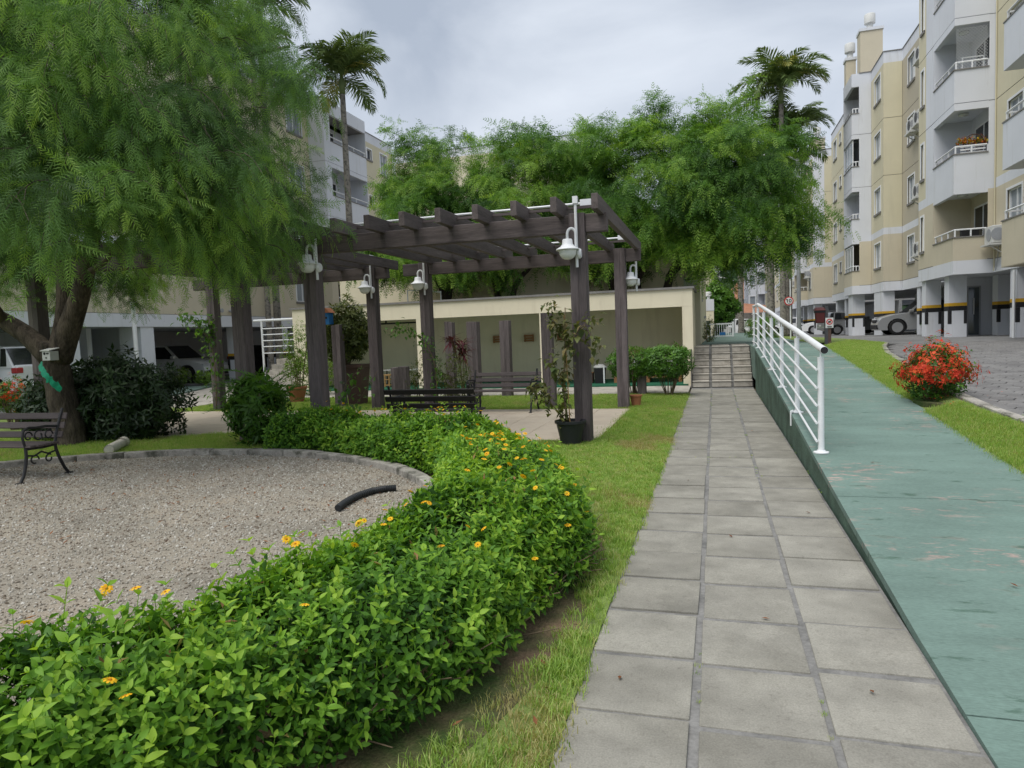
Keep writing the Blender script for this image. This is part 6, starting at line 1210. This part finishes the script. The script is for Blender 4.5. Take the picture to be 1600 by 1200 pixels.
# --- grass and gravel: instances scattered over the ground
def ginst(name, src, P, rot, scl, parent=None):
    me = bpy.data.meshes.new(name); me.vertices.add(len(P)); me.vertices.foreach_set('co', np.ascontiguousarray(P, dtype=np.float32).ravel())
    a = me.attributes.new('rot', 'FLOAT_VECTOR', 'POINT'); a.data.foreach_set('vector', np.ascontiguousarray(rot, dtype=np.float32).ravel())
    a = me.attributes.new('scl', 'FLOAT', 'POINT'); a.data.foreach_set('value', np.ascontiguousarray(scl, dtype=np.float32))
    a = me.attributes.new('idx', 'INT', 'POINT'); a.data.foreach_set('value', nr.integers(0, len(src), len(P)).astype(np.int32))
    o = link(name, me, parent); o['kind'] = 'stuff'; ng = bpy.data.node_groups.new(name, 'GeometryNodeTree')
    ng.interface.new_socket('Geometry', in_out='INPUT', socket_type='NodeSocketGeometry'); ng.interface.new_socket('Geometry', in_out='OUTPUT', socket_type='NodeSocketGeometry')
    N, L = ng.nodes, ng.links; gi, go = N.new('NodeGroupInput'), N.new('NodeGroupOutput'); ip = N.new('GeometryNodeInstanceOnPoints'); g2 = N.new('GeometryNodeGeometryToInstance')
    for s_ in src:
        oi = N.new('GeometryNodeObjectInfo'); oi.inputs[0].default_value = s_; L.new(oi.outputs['Geometry'], g2.inputs[0])
    na = []
    for nm, ty in (('rot', 'FLOAT_VECTOR'), ('scl', 'FLOAT'), ('idx', 'INT')):
        q = N.new('GeometryNodeInputNamedAttribute'); q.data_type = ty; q.inputs[0].default_value = nm; na.append(q)
    L.new(gi.outputs[0], ip.inputs['Points']); L.new(g2.outputs[0], ip.inputs['Instance']); ip.inputs['Pick Instance'].default_value = True
    L.new(na[0].outputs[0], ip.inputs['Rotation']); L.new(na[1].outputs[0], ip.inputs['Scale']); L.new(na[2].outputs[0], ip.inputs['Instance Index']); L.new(ip.outputs[0], go.inputs[0])
    o.modifiers.new('scatter', 'NODES').node_group = ng; return o
def src_obj(name, V, F, m):
    me = bpy.data.meshes.new(name); me.from_pydata([tuple(v) for v in V], [], [tuple(f) for f in F]); me.materials.append(m); me.update(); return bpy.data.objects.new(name, me)
def tuft(seed, n, h, spread):
    r = random.Random(seed); V, F = [], []
    for i in range(n):
        a, x, y = r.uniform(0, 6.28), r.gauss(0, spread), r.gauss(0, spread); hh = h*r.uniform(.5, 1.15); ln = hh*r.uniform(.2, .9); w = .0022; c_, s_ = math.cos(a), math.sin(a); k = len(V)
        V += [(x-s_*w, y+c_*w, -.005), (x+s_*w, y-c_*w, -.005), (x+c_*ln*.35+s_*w*.8, y+s_*ln*.35-c_*w*.8, hh*.65), (x+c_*ln*.35-s_*w*.8, y+s_*ln*.35+c_*w*.8, hh*.65), (x+c_*ln, y+s_*ln, hh)]; F += [(k, k+1, k+2, k+3), (k+3, k+2, k+4)]
    return V, F
TU = [src_obj('grass_tuft', *tuft(i, 16, .042, .022), M['grass']) for i in range(4)]; TUB = [src_obj('grass_tuft_far', *tuft(i+9, 26, .05, .05), M['grass']) for i in range(3)]
def onlawn(x, y):
    if x > -.62 or y > 17.3 or inpoly(x, y, PAD): return 0
    d = math.hypot(x-GC[0], y-GC[1]); th = math.atan2(y-GC[1], x-GC[0])
    if d < 4.6: return 0
    if -1.9 < th < 1.62:
        if d < 5.66: return 0
        if d < 5.9: return .16+.35*(math.sin(th*31)+math.sin(th*17+d*20) > .5)
        if d < 6.05: return .55
    if x > -.70: return .75
    return 1
r = random.Random(9); P = []
for i in range(40000):
    y = 1.2+r.random()**1.6*9.2; x = r.uniform(-2.6, -.615)
    if r.random() < onlawn(x, y): P.append((x, y, 0))
n1_ = len(P); Q = []
for i in range(42000):
    y = r.uniform(7, 17.3); x = r.uniform(-13.2, -.64)
    if x > -2.6 and y < 9.5: continue
    if r.random() < onlawn(x, y): Q.append((x, y, 0))
P, Q = np.array(P), np.array(Q)
dryf = lambda A: (np.sin(A[:, 0]*2.9+1)*np.sin(A[:, 1]*1.7+.4)+.6*np.sin(A[:, 0]*7+A[:, 1]*5)+.5*np.exp(-((A[:, 0]+1.0)/.4)**2-((A[:, 1]-9.6)/.7)**2)*3+nr.normal(0, .45, len(A))) > 1.0
dp, dq = dryf(P), dryf(Q)
TD_ = [src_obj('grass_tuft_dry', *tuft(i+30, 20, .035, .04), M['drygrass']) for i in range(3)]
rr_ = lambda n: np.stack([nr.normal(0, .12, n), nr.normal(0, .12, n), nr.uniform(0, 6.28, n)], 1)
A = np.concatenate([P[dp], Q[dq]]); P, Q = P[~dp], Q[~dq]
ginst('grass', TU, P, rr_(len(P)), nr.uniform(.5, 1.35, len(P))); ginst('grass', TUB, Q, rr_(len(Q)), nr.uniform(.55, 1.2, len(Q))); ginst('dry_grass', TD_, A, rr_(len(A)), nr.uniform(.5, 1.1, len(A)))
P = []
for i in range(26000):
    y = r.uniform(4, 22); x0, x1 = xver(y)+.02, xkerb(y)-.09
    if x1 <= x0: continue
    x = x0+(x1-x0)*r.random(); t = (x-xver(y))/max(.01, xkerb(y)-.02-xver(y)); z = (zramp(y)-.015)*(1-t)+(zroad(y)+.05)*t
    if math.hypot((x-2.78)/.36, (y-10.2)/.5) < 1: continue
    P.append((x, y, z))
P = np.array(P); ginst('grass', TUB, P, rr_(len(P)), nr.uniform(.55, 1.0, len(P)))
# soil under the red bush
sb = MB(); sb.prism([(2.78+.24*math.cos(a)*(1+.1*math.sin(3*a)), 10.25+.45*math.sin(a)) for a in np.linspace(0, 6.1, 18)], .3, .525); o = sb.build('soil_patch', M['soil'], kind='structure')
ST_ = []
for i in range(5):
    v = icoV[:, :]*np.array([nr.uniform(.8, 1.3), nr.uniform(.7, 1.1), nr.uniform(.5, .8)]); ib = bmesh.new(); bmesh.ops.create_icosphere(ib, subdivisions=1, radius=1); vv = np.array([q.co[:] for q in ib.verts])*np.array([nr.uniform(.8, 1.3), nr.uniform(.7, 1.1), nr.uniform(.5, .8)])*(1+nr.normal(0, .15, (len(ib.verts), 1))); ff = [[q.index for q in f.verts] for f in ib.faces]; ib.free(); ST_.append(src_obj('pebble', vv, ff, M['stone']))
n = 60000; a = nr.uniform(0, 6.2832, n); d = 4.4*np.sqrt(nr.random(n)); P = np.stack([GC[0]+d*np.cos(a), GC[1]+d*np.sin(a), np.full(n, .014)], 1); ok = (P[:, 1] > 1.0) & (P[:, 0] > -11); P = P[ok]; ginst('gravel', ST_, P, nr.uniform(0, 6.28, (len(P), 3)), nr.uniform(.006, .013, len(P)))
# fallen leaves on the lawn edge and gravel
FLV = leaf_t(.05, .4, .3, -.3); LL = thing('leaf_litter', None, None, (0, 0, 0)); bpy.data.objects.remove(LL)
n = 260; a = nr.uniform(.2, 2.6, n); d = 4.4*np.sqrt(nr.random(n)); P = np.stack([GC[0]+d*np.cos(a), GC[1]+d*np.sin(a), np.full(n, .025)], 1); q = np.array([[-.75, 2.9, .02], [-.8, 3.1, .02], [-.72, 2.6, .02], [-1.05, 2.5, .03], [-.9, 4.2, .03], [-2.9, 2.2, .45]]); P = np.concatenate([P, q]); dd = nr.normal(0, 1, (len(P), 3)); dd[:, 2] *= .15
batch('leaf_litter', [FLV], P, frames(dd), nr.random(len(P)), leafmat('dry leaf', [(.14, .05, .02), (.22, .09, .035), (.28, .15, .07)], .8, .1))

r = random.Random(31); P = []
for i in range(330):
    if r.random() < .55: x, y = r.choice((-.105, .415))+r.gauss(0, .012), r.uniform(2.2, 18.9)
    elif r.random() < .5: x, y = .942+r.gauss(0, .006), r.uniform(2.2, 18.9)
    else: x, y = r.uniform(-.6, .9), -.475+.5455*r.randrange(5, 35)+r.gauss(0, .008)
    if math.sin(y*2.3+x*4)+math.sin(y*.9) > .55: P.append((x, y, -.008))
P = np.array(P); ginst('joint_weeds', TU, P, rr_(len(P)), nr.uniform(.2, .5, len(P)))
q = np.array([[-.45, 3.1, .006], [.22, 3.9, .006], [.62, 3.2, .006], [.1, 5.4, .006], [.75, 6.2, .006], [-.3, 7.4, .006], [1.6, 4.4, .09], [2.1, 5.4, .14], [1.4, 7.2, .26], [-.5, 9.4, .006], [2.2, 3.6, .04], [.5, 11, .006]]); dd = nr.normal(0, 1, (len(q), 3)); dd[:, 2] *= .05
batch('leaf_litter', [leaf_t(.045, .4, .25, -.2)], q, frames(dd), nr.random(len(q)), bpy.data.materials['dry leaf'])
n = 60; q = np.stack([2.78+nr.normal(0, .3, n), 10.1+nr.normal(0, .45, n), np.zeros(n)], 1); q = q[q[:, 0] > 2.58]; q[:, 2] = [zroad(v)+.06 for v in q[:, 1]]; dd = nr.normal(0, 1, (len(q), 3)); dd[:, 2] *= .1
batch('fallen_petals', [leaf_t(.025, .5, .1, .05)], q, frames(dd), nr.random(len(q)), M['redflower'])
